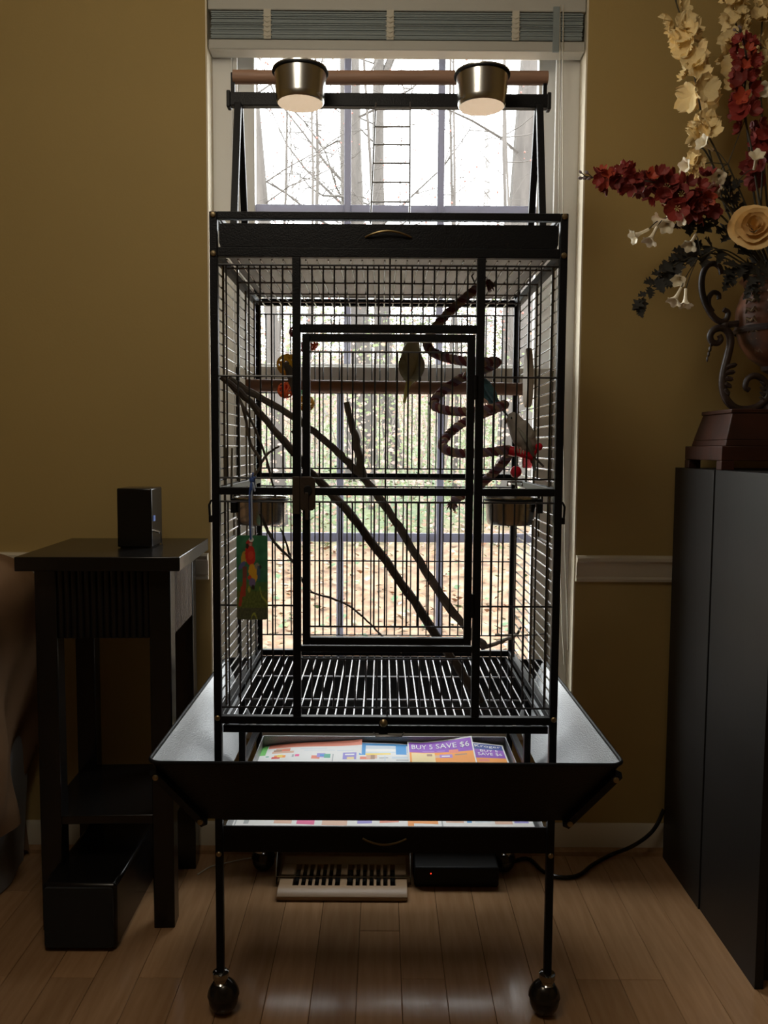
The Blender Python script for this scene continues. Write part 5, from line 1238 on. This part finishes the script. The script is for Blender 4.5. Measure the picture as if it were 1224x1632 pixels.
# rose
rose = thing('silk_rose', 'large deep cream silk rose at the right edge', 'flower', MOUTH, G)
RC = Vector((0.8116, 1.8700, 1.5798)); RD = Vector((-.30, -.9, .22)).normalized()
MB().tube(catmull([MOUTH, Vector(MOUTH).lerp(RC, .5) + Vector((0, .02, .02)), RC - RD * .02], 6), .0030, 6).build('stem', stemm, rose)
rq_ = RD.to_track_quat('Z', 'Y').to_matrix()
rnd = random.Random(2)
for ring, (n_, r_, h_, op) in enumerate(((3, .009, .030, .02), (4, .016, .030, .12), (5, .026, .027, .30), (5, .037, .021, .55), (6, .047, .012, .85))):
    for k in range(n_):
        a = 2 * PI * k / n_ + ring * .55 + rnd.uniform(-.1, .1); wa = 1.35 * PI / n_
        def pt(u, v, a=a, r_=r_, h_=h_, op=op, wa=wa, s=rnd.random() * 6):
            aa = a + (u - .5) * 2 * wa; curl = op * .35 * max(0, v - .7) / .3
            rr2 = r_ * (.35 + .65 * math.sin(min(1, v * 1.05) * PI / 2)) * (1 + curl * .4) * (1 + .05 * math.sin(3 * aa + s))
            edge = (2 * abs(u - .5)) ** 2
            z = h_ * v * (1 - .30 * edge * v) - .010 * curl + .0015 * math.sin(6 * u * PI + s) * v
            return tuple(RC + rq_ @ Vector((rr2 * math.cos(aa), rr2 * math.sin(aa), z - .012)))
        MB().grid(pt, 8, 6).build('petal', creamd, rose, fix=False)
# leaves
def leaf_mesh(seed, lobes):
    b = MB(); rnd = random.Random(seed); n = 14
    L_ = []; Rr = []; Cc = []
    for i in range(n + 1):
        f = i / n; w_ = .30 * math.sin(PI * (f ** .8)) * (1 + .45 * math.sin(f * lobes * 2 * PI)) + .004
        z = -.18 * f * f + .03 * math.sin(f * 9)
        L_.append((-w_, f, z + .22 * w_)); Rr.append((w_, f - .03, z + .22 * w_)); Cc.append((0, f, z))
    b.add(L_ + Cc + Rr, [(i, i + 1, n + 1 + i + 1, n + 1 + i) for i in range(n)] + [(n + 1 + i, n + 2 + i, 2 * (n + 1) + i + 1, 2 * (n + 1) + i) for i in range(n)])
    return b.mesh('leaf', leafm, fix=False, sharp=0)
LM = [leaf_mesh(s, l) for s, l in ((1, 4), (2, 5), (3, 3))]
def leaves(label, path, n, size, seed, spread=.02):
    rnd = random.Random(seed); t = thing('leaf_spray', label, 'leaves', MOUTH, G)
    q = catmull([MOUTH] + path, 8); MB().tube(q, [.0024 - .0014 * i / (len(q) - 1) for i in range(len(q))], 6).build('stem', stemm, t)
    for i in range(n):
        f = .25 + .75 * (i + .5) / n; k = min(len(q) - 2, int(f * (len(q) - 1))); p = q[k]; tg = (q[k + 1] - q[k]).normalized()
        sd = -1 if i % 2 else 1
        d = (tg * .7 + Vector((0, -.35, -.15)) + tg.cross(Vector((0, 1, 0))).normalized() * sd * rnd.uniform(.4, 1.0) + Vector((rnd.uniform(-.3, .3), rnd.uniform(-.4, .2), rnd.uniform(-.3, .2)))).normalized()
        zn = Vector((rnd.uniform(-.4, .4), -1, rnd.uniform(.2, .9))); xv = d.cross(zn).normalized(); zn = xv.cross(d).normalized()
        m3 = Matrix((xv, d, zn)).transposed()
        s_ = size * rnd.uniform(.7, 1.2) * (1 - .35 * f)
        inst('leaf', rnd.choice(LM), t, p, m3.to_euler(), (s_,) * 3)
leaves('dark jagged leaf spray drooping to the far left below the trumpets', [(0.7480, 1.9200, 1.5301), (0.6636, 1.8800, 1.5069), (0.6059, 1.8700, 1.4705), (0.5697, 1.8600, 1.4209), (0.5581, 1.8600, 1.3938)], 17, .048, 1)
leaves('dark leaf spray just above the left urn handle', [(0.7659, 1.9300, 1.5394), (0.6907, 1.9000, 1.5389), (0.6462, 1.8900, 1.5090), (0.6237, 1.8800, 1.4521)], 16, .046, 2)
leaves('dark leaf spray between the crimson stem and the rose', [(0.8164, 1.9500, 1.5584), (0.7380, 1.9000, 1.5871), (0.6953, 1.9000, 1.6072), (0.6611, 1.9000, 1.5866)], 16, .050, 3)
leaves('dark leaf spray filling the space behind the rose', [(0.8501, 1.9600, 1.5469), (0.8024, 1.9400, 1.6257), (0.7754, 1.9300, 1.6642), (0.7815, 1.9300, 1.6918)], 16, .052, 4)
leaves('dark leaf spray spilling over the urn rim under the rose', [(0.8456, 1.9300, 1.5051), (0.8026, 1.8800, 1.5010), (0.7643, 1.8700, 1.4850), (0.7584, 1.8700, 1.4579)], 14, .050, 5)
leaves('dark leaf spray hanging over the urn bowl at the right edge', [(0.8650, 1.9200, 1.5100), (0.8373, 1.8700, 1.4923), (0.8160, 1.8600, 1.4631), (0.8036, 1.8600, 1.4292)], 12, .046, 6)
